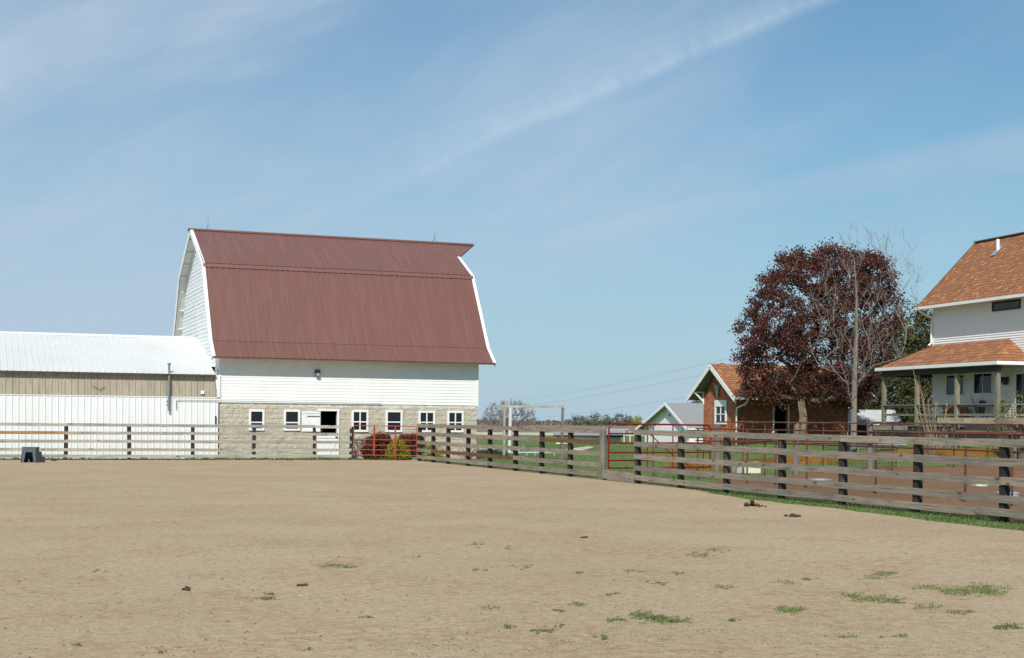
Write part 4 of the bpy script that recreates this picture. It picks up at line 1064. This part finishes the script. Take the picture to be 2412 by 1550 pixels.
# far trees
b = atG(1192, 1004.5, -.46)
b = atZ(1192, 1000, 210); b.z = -.5
tree('willow_tree', b, [(1135, 988), (1140, 965), (1165, 952), (1195, 948), (1225, 950), (1250, 962), (1262, 985), (1255, 1000), (1230, 1006), (1150, 1006)], 210, 3.5, 300, 'wide bare brown tree on the horizon behind the goal frame', 'tree', M_farbark, None, step=.5, rtip=.03, trunk=[b+Vector((0, 0, .5))], tr=.3, seed=3, up=.4, jit=.1, twigs=2, tw=.8, k=.35)
for k, (poly, n, lab, lf) in enumerate((
        ([(1350, 985), (1365, 978), (1385, 984), (1390, 1003), (1345, 1003)], 60, 'leftmost pale green tree on the far horizon', M_leaffar),
        ([(1385, 985), (1398, 973), (1415, 977), (1422, 990), (1420, 1003), (1382, 1003)], 70, 'tallest green tree on the far horizon', M_leaffar),
        ([(1420, 990), (1428, 979), (1438, 982), (1440, 1003), (1420, 1003)], 40, 'narrow greyish tree on the far horizon', M_leaffar),
        ([(1440, 990), (1450, 979), (1468, 976), (1488, 982), (1492, 995), (1488, 1004), (1442, 1004)], 80, 'broad green tree on the far horizon left of the garage', M_leaffar),
        ([(1490, 990), (1500, 979), (1512, 986), (1512, 1003), (1490, 1003)], 50, 'bright green tree touching the garage roof', M_leafyel),
        ([(1625, 950), (1640, 943), (1662, 945), (1662, 960), (1625, 960)], 60, 'grey green treetop seen between garage and brick cottage', M_leaffar))):
    Z = 620 if k < 5 else 230
    cx_ = sum(p[0] for p in poly)/len(poly); b = atZ(cx_, 1003, Z); b.z = -.5
    tree('horizon_tree', b, poly, Z, 3, n, lab, 'tree', M_farbark, lf, step=1.5, rtip=.05, trunk=[b+Vector((0, 0, 1.0))], tr=.25, per=13, spread=Z*.0011, size=Z*.0010, seed=20+k, k=.35, group='trees along the far horizon')
# far hedge line along the horizon
mb = MB(); rnd = random.Random(77)
for k in range(2600):
    x = rnd.uniform(1085, 1560); Z = rnd.uniform(640, 700); hgt = 1.5+2.3*max(0, noise.noise((x*.03, 0, 3))+.45)*rnd.random()
    p = atZ(x, 995, Z); p.z = -.4+rnd.uniform(0, hgt); leaf(mb, p, rnd.uniform(.7, 1.6), rnd)
tag(mb.build('hedgerow', mat('far_hedge', (.17, .15, .12), rough=.9, isl=.35), fix=False), label='thin brown hedgerow on the far horizon', cat='hedgerow', kind='stuff')

# ================================================================== BUSHES BY THE BARN
def bush(name, poly, Z, z0, n, per, label, leafm, size=.07, spread=.07, seed=1, depth=.45, group=None, stems=True):
    rnd = random.Random(seed); pts = envelope(poly, Z, depth, n, rnd, .5)
    cx_ = sum(p[0] for p in poly)/len(poly); b = atZ(cx_, 1060, Z); b.z = z0; off = -b
    t = thing(name, b, label, 'bush', group=group)
    mb = LB(off)
    for p in pts[::3]:
        m_ = b.lerp(p, .5)+Vector((rnd.gauss(0, .03), rnd.gauss(0, .03), .05)); s_ = b+Vector((rnd.gauss(0, .08), rnd.gauss(0, .08), 0)); mb.tube(s_, m_, .012, .008, 4, False); mb.tube(m_, p, .008, .004, 3, False)
    mb.build('stems', M_bark2, t)
    mb = LB(off); leaves(mb, pts, per, spread, size, rnd); mb.build('foliage', leafm, t, fix=False); return t


bush('barberry_bush', [(853, 1062), (858, 1045), (872, 1030), (885, 1024), (902, 1021), (915, 1027), (925, 1040), (925, 1078), (862, 1078)], 59.95, .05, 300, 40, 'rounded dark red bush beside the cream urn', M_leafbar, depth=.3, seed=2, group='red bushes by the barn')
bush('barberry_bush', [(930, 1045), (942, 1030), (958, 1024), (980, 1022), (995, 1030), (1000, 1050), (998, 1080), (935, 1080)], 60.45, .05, 300, 40, 'dark red bush behind the right end of the red gate', M_leafbar, depth=.35, seed=3, group='red bushes by the barn')
bush('golden_bush', [(915, 1062), (922, 1045), (933, 1037), (948, 1040), (958, 1055), (962, 1072), (945, 1080), (918, 1080)], 59.45, .03, 110, 36, 'yellow green bush in front of the red bushes', M_leafyel, size=.075, seed=4, depth=.15, group='yellow green bushes by the barn')
bush('golden_bush', [(993, 1070), (1000, 1052), (1020, 1046), (1038, 1050), (1048, 1065), (1045, 1078), (996, 1078)], 60.1, .03, 70, 20, 'yellow green bush behind the corner fence posts', M_leafyel, size=.075, seed=5, depth=.2, group='yellow green bushes by the barn')
bush('twiggy_shrub', [(1068, 1070), (1072, 1040), (1090, 1025), (1115, 1022), (1135, 1035), (1142, 1060), (1138, 1075), (1075, 1075)], 60.0, .02, 110, 3, 'thin brown leafless shrub at the barn corner', M_bud, size=.06, spread=.12, seed=6, depth=.5)
bush('spring_shrub', [(2345, 1010), (2340, 975), (2352, 950), (2375, 935), (2395, 930), (2420, 940), (2435, 970), (2430, 1020), (2350, 1025)], 51, .4, 150, 9, 'twiggy yellow green shrub in front of the porch corner', M_leafshrub, size=.06, spread=.12, seed=7, depth=.5, group='shrubs at the farmhouse')
bush('spring_shrub', [(2150, 1020), (2160, 985), (2180, 965), (2200, 950), (2215, 970), (2235, 985), (2238, 1030), (2150, 1035)], 52, .4, 90, 6, 'low yellow green shrub around the tall thin stems', M_leafshrub, size=.06, spread=.14, seed=8, depth=.5, group='shrubs at the farmhouse')
sp_ = thing('sapling', atG(2205, 1085, .3), 'cluster of tall bare tan stems before the porch', 'sapling')
ob = Vector(sp_.location); mb = LB(-ob)
for (xt, yt, xm) in ((2165, 895, 2180), (2205, 945, 2203), (2232, 950, 2225), (2185, 940, 2190), (2150, 860, 2170), (2172, 920, 2182)):
    Zs = 55.3; p1 = atZ(xm, 990, Zs); p2 = atZ(xt, yt, Zs+random.uniform(-.3, .3)); b0 = ob+Vector((random.gauss(0, .05), random.gauss(0, .05), 0))
    mb.tube(b0, p1, .022, .016, 5, False); mb.tube(p1, p2, .016, .006, 4, False)
    for q in range(5):
        s_ = p1.lerp(p2, random.uniform(.3, .95)); mb.tube(s_, s_+Vector((random.gauss(0, .12), random.gauss(0, .12), .22)), .007, .004, 3, False)
mb.build('stems', mat('tan_stem', (.38, .25, .15)), sp_)

# bed edging, urn on blocks, stoop
bd = thing('garden_bed_edging', (15.3, 58.3, 0), 'pale green landscape timber along the front of the bushes', 'edging')
MB().beam((.5, -.25, .05), (2.5, -1.0, .05), .10, .12).build('timber', M_green, bd)
ub = thing('concrete_pedestal', (15.12, 58.55, 0), 'stacked concrete blocks under the cream urn', 'pedestal')
MB().box(-.34, .28, -.2, .2, .0, .15).build('slab', M_concrete, ub, bevel=.01); MB().box(-.30, .24, -.18, .18, .155, .36).build('block', M_concrete, ub, bevel=.01)
ur = thing('garden_urn', (15.10, 58.55, .362), 'cream urn with dark scrolled handles on concrete blocks', 'urn')
mb = MB()
for (za, r0), (zb, r1) in zip([(0, .09), (.08, .08), (.13, .10), (.25, .15), (.37, .19), (.40, .185)], [(.08, .08), (.13, .10), (.25, .15), (.37, .19), (.40, .185), (.47, .27)]): mb.tube((0, 0, za), (0, 0, zb), r0, r1, n=16)
mb.build('bowl', M_pot, ur, smooth=False)
for s in (-1, 1):
    MB().path([(s*.18, -.05, .36), (s*.25, -.05, .30), (s*.24, -.05, .18), (s*.17, -.05, .06), (s*.20, -.05, .0)], .018, 6).build('handle', M_darkmetal, ur)

# ================================================================== MOUNTING BLOCK (three steps)
mbk = thing('mounting_block', (2.02, 54.6, 0), 'grey plastic three step mounting block on the sand before the left fence', 'mounting block', rz=R(-26))
mbk.scale = (.88, .88, .94)
# local: y = away along the steps, x = width
w = .34
mb = MB()
mb.prism([(-w, -.32, 0), (-w*.86, -.27, .58), (-w*.86, .02, .58), (-w*.90, .02, .40), (-w*.90, .24, .40), (-w*.96, .24, .20), (-w*.96, .50, .20), (-w, .52, 0)], (.04, 0, 0))
mb.prism([(w-.04, -.32, 0), (w*.86-.04, -.27, .58), (w*.86-.04, .02, .58), (w*.90-.04, .02, .40), (w*.90-.04, .24, .40), (w*.96-.04, .24, .20), (w*.96-.04, .50, .20), (w-.04, .52, 0)], (.04, 0, 0))
mb.prism([(-w, -.32, 0), (-w*.86, -.27, .58), (w*.86, -.27, .58), (w, -.32, 0), (w*.62, -.32, 0), (w*.42, -.285, .40), (-w*.42, -.285, .40), (-w*.62, -.32, 0)], (0, .035, 0))
mb.prism([(-.03, -.32, 0), (.04, -.32, 0), (.03, -.31, .14), (-.01, -.31, .14)], (0, .03, 0))
mb.build('body', M_plastic, mbk)
for y0_, y1_, z in ((-.28, .03, .58), (.02, .25, .40), (.24, .51, .20)): MB().box(-w*.9, w*.9, y0_, y1_, z-.02, z+.012).build('tread', M_plastic, mbk)
mb = MB(); mb.box(-w*.84, w*.84, .02, .035, .4, .56); mb.box(-w*.9, w*.9, .24, .255, .2, .38); mb.box(-w*.94, w*.94, .49, .505, 0, .18); mb.build('riser', M_plastic, mbk)

# ================================================================== YARD THINGS BEYOND THE FENCE
swg = thing('timber_goal_frame', atZ(1187, 1079, 61.8)*1, 'weathered timber frame with a crossbeam on two posts, on the lawn beyond the fence', 'timber frame')
ob = Vector(swg.location); ob.z = 0; swg.location = ob
pl_, pr_ = atZ(1188, 957, 61.8), atZ(1326, 958.5, 61.8)
LB(-ob).beam((pl_.x, pl_.y, 0), pl_, .075, .075, up=(1, 0, 0)).build('post', M_paletimber, swg)
LB(-ob).beam((pr_.x-.06, pr_.y, 0), pr_, .09, .09, up=(1, 0, 0)).build('post', M_postgrey, swg)
LB(-ob).beam(pl_+(pl_-pr_).normalized()*.12, pr_+(pr_-pl_).normalized()*.12, .09, .10).build('crossbeam', M_paletimber, swg)
wpole = thing('white_pole', atG(1200, 1066), 'tall white pole with a thin mast top beside the timber frame', 'pole')
LZ = wpole.location.copy(); Zp = 74.5
tp = atZ(1203, 957, Zp); MB().tube((0, 0, 0), (tp-LZ), .095, .085, n=12).build('pole', M_trim, wpole)
MB().tube(tp-LZ, atZ(1203, 938, Zp)-LZ, .03, .02, n=8).build('mast', M_greypipe, wpole)
tf = thing('low_pipe_frame', atG(1260, 1073), 'low pale green pipe frame lying on the lawn', 'pipe frame'); LZ = tf.location.copy(); Zt = 68.5
a = atZ(1193, 1066, Zt)-LZ; b = atZ(1328, 1066.5, Zt)-LZ
mb = MB(); mb.tube(a, b, .035, n=8); mb.build('long_tube', M_paleteal, tf)
for x0_, y0_, x1_, y1_ in ((1220, 1066, 1234, 1050), (1246, 1066, 1255, 1056), (1262, 1066, 1261, 1057), (1298, 1066, 1299, 1060), (1222, 1066, 1217, 1072), (1243, 1067, 1240, 1073), (1261, 1067, 1260, 1073), (1305, 1067, 1306, 1073), (1323, 1067, 1322, 1073)):
    p = atZ(x0_, y0_, Zt)-LZ; q = atZ(x1_, y1_, Zt)-LZ; MB().tube(p, q, .022, n=6).build('strut', M_paleteal, tf)
# white garage
ga = thing('white_garage', (48.85, 93.82, -.45), 'white gabled garage with grey roof far behind the dark red gate', 'garage')
gw, gl, gh = 7.4, 12.0, 1.92
mb = MB(); mb.prism([(0, 0, 0), (0, gw, 0), (0, gw, gh), (0, gw*.41, gh+1.56), (0, 0, gh)], (.1, 0, 0)); mb.box(.1, gl, 0, .1, 0, gh); mb.box(.1, gl, gw-.1, gw, 0, gh); mb.box(gl-.1, gl, .1, gw-.1, 0, gh); mb.build('wall', M_white, ga)
yr = gw*.41
mb = MB()
mb.prism([(-.45, -.5, gh-.23), (-.45, yr, gh+1.62), (-.45, yr, gh+1.52), (-.45, -.5, gh-.33)], (gl+.9, 0, 0)); mb.prism([(-.45, yr, gh+1.62), (-.45, gw+.7, gh-.33), (-.45, gw+.7, gh-.43), (-.45, yr, gh+1.52)], (gl+.9, 0, 0)); mb.build('roof', M_garageroof, ga)
mb = MB(); mb.beam((-.48, -.5, gh-.34), (-.48, yr, gh+1.52), .05, .2, up=(0, 0, 1)); mb.beam((-.48, gw+.7, gh-.44), (-.48, yr, gh+1.52), .05, .2, up=(0, 0, 1)); mb.box(-.4, gl, -.60, -.50, gh-.36, gh-.24); mb.build('trim', M_trim, ga)
mb = MB(); mb.box(-.08, -.02, 1.0, 4.4, 0, 1.75); gd = mb.build('garage_door', M_trim, ga)
mb = MB(); mb.box(-.03, 0, yr-.1, yr+.1, gh+.75, gh+.95); mb.box(-.2, -.02, yr-.05, yr+.05, gh+.62, gh+.75); mb.build('yard_light', M_galv, ga)
# low open shed and white bits left of the garage
ls = thing('low_shed', (40.5, 86.2, -.5), 'low white shed with a flat grey roof on the lawn beyond the round gate post', 'shed')
dv = Vector((math.cos(TH), math.sin(TH)*-1, 0))
c0 = atZ(1310, 1056, 95); c1 = atZ(1462, 1056, 95); c0.z = c1.z = -.5; ls.location = c0; e_ = (c1-c0); Lx = e_.length; ls.rotation_euler = (0, 0, math.atan2(e_.y, e_.x))
MB().box(0, Lx, .1, 2.2, .62, 1.20).build('wall', M_white, ls); MB().box(.9, Lx-.2, .3, 2.0, .0, .62).build('base', M_dark, ls)  # base is a near-black block; shade of the open gap put into colour
MB().prism([(-.2, -.25, 1.22), (Lx+.3, -.25, 1.22), (Lx+.3, 1.3, 1.58), (-.2, 1.3, 1.58)], (0, 0, .05)).build('roof', M_garageroof, ls); MB().box(-.2, Lx+.3, -.28, -.22, 1.13, 1.22).build('eave', M_dark, ls)
for k, (x_, wd, hh, m_, nm, lb, ct) in enumerate(((.15, .75, .5, M_pot, 'feed_bin', 'rounded cream bin at the left end of the low shed', 'bin'), (1.1, .8, .46, M_pot, 'feed_bin', 'pale bin below the middle of the low shed', 'bin'), (3.55, .35, .42, M_trim, 'white_bucket', 'left white bucket under the low shed by the gate post', 'bucket'), (4.25, .45, .40, M_trim, 'white_bucket', 'right white bucket under the low shed', 'bucket'))):
    o = thing(nm, c0+e_.normalized()*x_+Vector((.1, -.7, -.02)), lb, ct); MB().tube((wd/2, 0, 0), (wd/2, 0, hh), wd*.44, wd*.5, n=14).build('body', m_, o); MB().tube((wd/2, 0, hh), (wd/2, 0, hh+.04), wd*.52, wd*.5, n=14).build('rim', m_, o)
an = thing('lean_to_canopy', atZ(1466, 1060, 93), 'small pale canopy on thin white posts left of the garage', 'canopy'); an.location.z = -.48; LZ = an.location.copy()
for x_ in (1470, 1484): p = atZ(x_, 1016, 93); MB().beam((p.x-LZ.x, p.y-LZ.y, 0), p-LZ, .05, .05, up=(1, 0, 0)).build('post', M_trim, an)
pa, pb_ = atZ(1425, 1012, 93)-LZ, atZ(1492, 1012, 93)-LZ; MB().beam(pa+Vector((0, .8, 0)), pb_+Vector((0, .8, 0)), 1.2, .05).build('roof', mat('pale_blue_canopy', (.42, .50, .52)), an)
# second pale-roofed outbuilding seen past the brick cottage, under the porch
ob_ = thing('grey_roof_outbuilding', atZ(2015, 1020, 84), 'low pale roofed outbuilding glimpsed between cottage and porch', 'outbuilding'); ob_.location.z = .35; LZ = ob_.location.copy()
pa = atZ(1990, 992, 84)-LZ; pb_ = atZ(2125, 992, 84)-LZ
MB().prism([pa+Vector((0, 0, -.04)), pb_+Vector((0, 0, -.04)), pb_+Vector((.6, 1.6, .62)), pa+Vector((.6, 1.6, .62))], (0, 0, .05)).build('roof', mat('pale_roof', (.5, .5, .5), rough=.5), ob_)
MB().prism([Vector((pa.x, pa.y+.1, 0)), Vector((pb_.x, pb_.y+.1, 0)), Vector((pb_.x, pb_.y+.1, pb_.z-.06)), Vector((pa.x, pa.y+.1, pa.z-.06))], (.4, 1.4, 0)).build('wall', mat('brown_shed_wall', (.07, .05, .045)), ob_)
pq, pr2 = atZ(1990, 999, 83.9)-LZ, atZ(2072, 999, 83.9)-LZ; MB().beam(pq, pr2, .05, .10).build('white_rail', M_trim, ob_)

# pen furniture
def tub(x, y, r, h, label, name='water_trough', oval=1.0, m=None, z=0.0, mark=False):
    p = atG(x, y, z); t = thing(name, p, label, 'trough', group='metal tubs in the pen')
    mb = MB(); n = 24; m = m or M_galv
    ring = lambda rr, zz: [(rr*math.cos(2*math.pi*k/n)*oval, rr*math.sin(2*math.pi*k/n), zz) for k in range(n)]
    levels = [(r*.96, 0), (r, h), (r*1.04, h), (r*1.04, h-.03), (r*.98, h-.03), (r*.93, h*.55)]
    for rr, zz in levels: mb.v += ring(rr, zz)
    for l in range(len(levels)-1):
        for k in range(n): mb.f.append((l*n+k, l*n+(k+1) % n, (l+1)*n+(k+1) % n, (l+1)*n+k))
    mb.f.append(tuple((len(levels)-1)*n+k for k in range(n))); mb.build('tub', m, t, fix=False)
    if mark:
        mb = MB()
        for k in range(5):
            a = R(-100+k*13-26-14); b = R(-100+(k+1)*13-26-14)
            z0, z1 = (.09, .25) if k in (1, 2, 3) else (.12, .22)
            mb.quad(*[(1.006*r*math.cos(q)*oval, 1.006*r*math.sin(q), zz) for q, zz in ((a, z0), (b, z0), (b, z1), (a, z1))])
        mb.build('label_patch', mat('pale_green_mark', (.50, .62, .50)), t, fix=False)
    return t


tub(1932, 1143, .30, .17, 'shallow pale feed pan left of the thin pipe posts', oval=1.15, z=0)
tub(2038, 1158, .30, .14, 'shallow pale feed pan just beyond the fence', oval=1.15)
tub(2305, 1155, .27, .32, 'galvanized water tub with a faded pale green label', mark=True)
tub(2373, 1178, .25, .18, 'blue grey tub by the nearest fence post', m=M_bluegrey)
fb = thing('feed_box', atG(1757, 1114), 'low cream and grey box at the front of the lawn inside the pen', 'box', rz=R(-8))
MB().box(-.40, -.12, -.22, .22, 0, .30).build('grey_end', M_greybox, fb); MB().box(-.12, .42, -.25, .22, 0, .34).build('cream_box', M_cream, fb)
MB().box(-.14, .44, -.27, .24, .345, .375).build('lid', M_cream, fb)
gb = thing('golden_crate', atG(1700, 1107), 'small golden wooden crate beside the weathered post', 'crate'); MB().box(-.22, .4, -.15, .15, 0, .2).build('side_boards', M_gold, gb); MB().box(-.24, .42, -.17, .17, .2, .225).build('top_board', M_gold, gb)
# pale blue picnic frame on the lawn
pt = thing('picnic_table', atG(2070, 1066, .3), 'pale blue metal picnic table on the lawn behind the pen', 'table'); pt.location = atZ(2068, 1062, 57); pt.location.z = terrain(pt.location.x, pt.location.y)
MB().box(-.75, .75, -.35, .35, .66, .70).build('tabletop', M_bluegrey, pt)
for s in (-1, 1): MB().box(-.75, .75, s*.72-.12, s*.72+.12, .38, .41).build('bench_seat', M_bluegrey, pt)
for sx in (-.55, .55):
    mb = MB(); mb.tube((sx, -.3, .66), (sx, -.62, 0), .022, n=6); mb.tube((sx, .3, .66), (sx, .62, 0), .022, n=6); mb.tube((sx, -.8, .37), (sx, .8, .37), .022, n=6); mb.build('leg_frame', M_bluegrey, pt)

# power line: two poles hidden by barn and copper tree carry three faint wires
pA = atZ(1040, 1000, 330); pA.z = -.4; pB = atZ(1985, 1010, 96); pB.z = 0
tA, tB = [atZ(1040, 957, 330), atZ(1040, 966, 330), atZ(1040, 998-6, 330)], [atZ(1985, 780, 96), atZ(1985, 812, 96), atZ(1985, 868, 96)]
for p, tt, lb in ((pA, tA, 'utility pole hidden behind the barn'), (pB, tB, 'utility pole hidden behind the copper tree')):
    o = thing('utility_pole', p, lb, 'utility pole'); MB().tube((0, 0, 0), tt[0]-p+Vector((0, 0, .3)), .15, .10, n=10).build('pole', M_postgrey, o)
    MB().beam(tt[1]-p-Vector((.6, .2, 0)), tt[1]-p+Vector((.6, .2, 0)), .1, .12).build('crossarm', M_postgrey, o)
for k, lb in enumerate(('highest faint wire rising from the barn toward the cottage roof', 'middle faint wire rising toward the cottage roof', 'lowest faint wire passing over the garage')):
    a, b = tA[k], tB[k]; pts = [a.lerp(b, t_/14)+Vector((0, 0, -4*1.4*(t_/14)*(1-t_/14))) for t_ in range(15)]
    mb = LB(-a); mb.path(pts, .008, 4); tag(mb.build('power_wire', mat('wire', (.10, .11, .12)), loc=a), lb, 'wire', 'wires of the power line')


# ================================================================== MANURE, CLODS, GRASS
def pile(x, y, r, h, label, seed):
    p = atG(x, y); t = MB(); rnd = random.Random(seed)
    bm = bmesh.new()
    for k in range(int(6+r*26)):
        a = rnd.uniform(0, 6.28); q = r*rnd.random()**.6; rr = min(.05, max(.012, r*rnd.uniform(.22, .42)))
        zz = max(.01, h*(1-q/r)*rnd.uniform(.4, 1))
        g = bmesh.ops.create_icosphere(bm, subdivisions=2, radius=rr)
        for v in g['verts']:
            n_ = noise.noise(v.co*18+Vector((k, seed, 0)))*.35; v.co *= 1+n_; v.co.z *= .75; v.co += Vector((q*math.cos(a)*1.3, q*math.sin(a), zz))
    me = bpy.data.meshes.new('manure_pile'); bm.to_mesh(me); bm.free(); me.materials.append(M_manure)
    o = bpy.data.objects.new('manure_pile', me); COL.objects.link(o); o.location = p; tag(o, label, 'manure', 'manure piles on the sand')


pile(1771, 1193, .15, .13, 'largest dark manure pile near the right fence', 1); pile(1795, 1194, .07, .05, 'small manure heap just right of the largest pile', 2); pile(1870, 1217, .13, .035, 'flat scattered manure right of the largest pile', 3)
pile(437, 1391, .05, .05, 'small manure lump alone on the left foreground sand', 4); pile(710, 1380, .05, .012, 'flat brown manure scrap left of the middle foreground', 5); pile(126, 1086, .10, .06, 'dark manure lump just right of the mounting block', 6)
pile(40, 1081, .10, .03, 'dark scraps left of the mounting block', 7); pile(680, 1084, .14, .05, 'dark manure heap at the fence below the second barn window', 8); pile(1375, 1267, .055, .006, 'flat brown scrap in the middle of the arena', 9)

# loose clods and pale pebbles
mb = MB(); mp_ = MB(); rnd = random.Random(31)
for k in range(6500):
    Zr = rnd.uniform(9.2, 56) if k % 2 else 9.2+26*rnd.random()**1.6; x = rnd.uniform(-1380, 1380)/F*Zr
    X = x*math.cos(TH)+Zr*math.sin(TH); Y = -x*math.sin(TH)+Zr*math.cos(TH)
    if Y > 57.2 or X > sand_edge(Y)-.1: continue
    cl = noise.noise((X*.22, Y*.22, 5))
    if rnd.random() > .35+cl*1.1: continue
    s = rnd.uniform(.006, .016)*(1 if rnd.random() < .96 else 1.6); t_ = mb if rnd.random() < .72 else mp_
    if t_ is mp_: s *= .6
    c = Vector((X, Y, s*.3)); vs = [c+Vector((s*rnd.uniform(.6, 1.4)*math.cos(a), s*rnd.uniform(.6, 1.4)*math.sin(a), -s*.2)) for a in (0, 1.6, 3.1, 4.7)]
    i = len(t_.v); t_.v += [tuple(v) for v in vs]+[tuple(c+Vector((rnd.gauss(0, s*.2), rnd.gauss(0, s*.2), s*.42)))]
    t_.f += [(i, i+1, i+4), (i+1, i+2, i+4), (i+2, i+3, i+4), (i+3, i, i+4)]
tag(mb.build('soil_clods', mat('clod_brown', (.255, .165, .10), rough=1, isl=.45), fix=False), 'small brown clods scattered over the arena sand', 'clods', kind='stuff')
tag(mp_.build('pale_pebbles', mat('pebble', (.50, .43, .33), rough=.9, isl=.25), fix=False), 'tiny pale pebbles scattered over the arena sand', 'pebbles', kind='stuff')


def blade(mb, x, y, z, h, rnd, w=.008):
    a = rnd.uniform(0, 6.28); lean = rnd.uniform(.1, .9)*h; b = a+rnd.gauss(0, .6); i = len(mb.v)
    cx_, sx_ = math.cos(a)*w, math.sin(a)*w
    mb.v += [(x-sx_, y+cx_, z), (x+sx_, y-cx_, z), (x+math.cos(b)*lean, y+math.sin(b)*lean, z+h)]; mb.f.append((i, i+1, i+2))


mb = MB(); rnd = random.Random(41)
patches = [  # x, y in the photograph, half-width and half-height of the patch, blades
    (795, 1334, 38, 4, 260), (630, 1410, 22, 6, 130), (640, 1399, 12, 3, 60), (1685, 1297, 22, 5, 140), (1655, 1307, 24, 5, 170), (1120, 1283, 22, 5, 80), (1195, 1292, 12, 4, 40), (1130, 1344, 20, 4, 60), (1240, 1337, 30, 5, 70),
    (1360, 1350, 16, 3, 50), (1505, 1448, 30, 6, 240), (1540, 1457, 34, 8, 520), (1590, 1464, 28, 6, 300), (1455, 1463, 26, 6, 150), (1860, 1437, 40, 8, 330), (1850, 1372, 40, 6, 90), (2010, 1402, 26, 5, 170), (2050, 1411, 46, 7, 400), (2100, 1415, 24, 7, 220),
    (2090, 1351, 28, 6, 180), (2060, 1360, 46, 5, 120), (2200, 1385, 50, 6, 260), (2310, 1391, 54, 11, 1000), (2250, 1395, 34, 7, 300), (2190, 1430, 32, 6, 160), (2265, 1443, 34, 6, 120), (2380, 1477, 26, 8, 200), (2350, 1480, 12, 5, 70), (1280, 1487, 26, 4, 130), (1200, 1478, 18, 4, 60),
    (1420, 1504, 12, 6, 90), (1720, 1463, 18, 4, 70), (865, 1455, 20, 3, 50), (1155, 1433, 26, 4, 60), (980, 1312, 12, 3, 20), (1320, 1475, 12, 3, 40), (1700, 1383, 30, 6, 80), (1560, 1375, 26, 5, 60), (1490, 1345, 28, 4, 60), (2120, 1500, 30, 4, 60), (1980, 1500, 40, 4, 50),
    (1360, 1425, 26, 6, 80), (1310, 1440, 20, 4, 60), (1440, 1400, 22, 5, 50), (1600, 1352, 20, 4, 60), (1900, 1365, 24, 4, 60), (175, 1521, 16, 3, 40), (235, 1345, 20, 3, 30), (380, 1537, 12, 2, 20), (730, 1530, 14, 3, 30)]
for px_, py_, rx_, ry_, n in patches:
    cl_ = [(rnd.gauss(0, .55), rnd.gauss(0, .55)) for _ in range(max(5, n//6))]
    for k in range(int(n*2.1)):
        u_, v_ = rnd.choice(cl_); u_ += rnd.gauss(0, .14); v_ += rnd.gauss(0, .10)
        p = atG(px_+u_*rx_, py_+v_*ry_)
        blade(mb, p.x, p.y, -.004, rnd.uniform(.008, .026), rnd, .006)
for k in range(1500):                              # single sprouts
    x, y = rnd.uniform(900, 2412), rnd.uniform(1290, 1548)
    if rnd.random() > .2+.8*max(0, noise.noise((x*.006, y*.02, 2))+.3): continue
    p = atG(x, y)
    for q in range(rnd.randint(3, 14)): blade(mb, p.x+rnd.gauss(0, .07), p.y+rnd.gauss(0, .03), -.004, rnd.uniform(.006, .02), rnd, .005)
tag(mb.build('grass_tufts', M_tuft, fix=False), 'patchy green grass sprouting from the arena sand', 'grass', kind='stuff')
# grass along the fence feet
mb = MB()
for k in range(26000):
    y = 15+(56.5-15)*rnd.random()**1.15; e = sand_edge(y); x = rnd.uniform(e-.12*rnd.random(), 17.45)
    if y > 36 and x < 16.75+.2*noise.noise((0, y*1.3, 2)): continue
    if y > 50 and rnd.random() < .4: continue
    blade(mb, x, y, -.015, rnd.uniform(.015, .05), rnd, .010 if y < 35 else .016)
for k in range(9000):
    x = rnd.uniform(-9, 17.3); g_ = noise.noise((x*.5, 2, 2))
    if rnd.random() > .30+.9*(g_+.15): continue
    blade(mb, x, 57.50+abs(rnd.gauss(0, .28)), -.012, rnd.uniform(.04, .13)*(1+.8*max(0, g_)), rnd, .02)
tag(mb.build('grass_verge', M_grass, fix=False), 'fringe of grass along the feet of the board fences', 'grass', kind='stuff')
# lawn tufts so that the lawn is not a flat sheet
mb = MB()
for k in range(22000):
    x = rnd.uniform(17.5, 44); y = rnd.uniform(36, 80)
    if x < 20.8+max(0, 0) and y < 38: continue
    blade(mb, x, y, terrain(x, y)-.015, rnd.uniform(.02, .06), rnd, .025)
tag(mb.build('lawn_grass', M_grass, fix=False), 'uneven blades standing in the lawn beyond the fence', 'grass', kind='stuff')
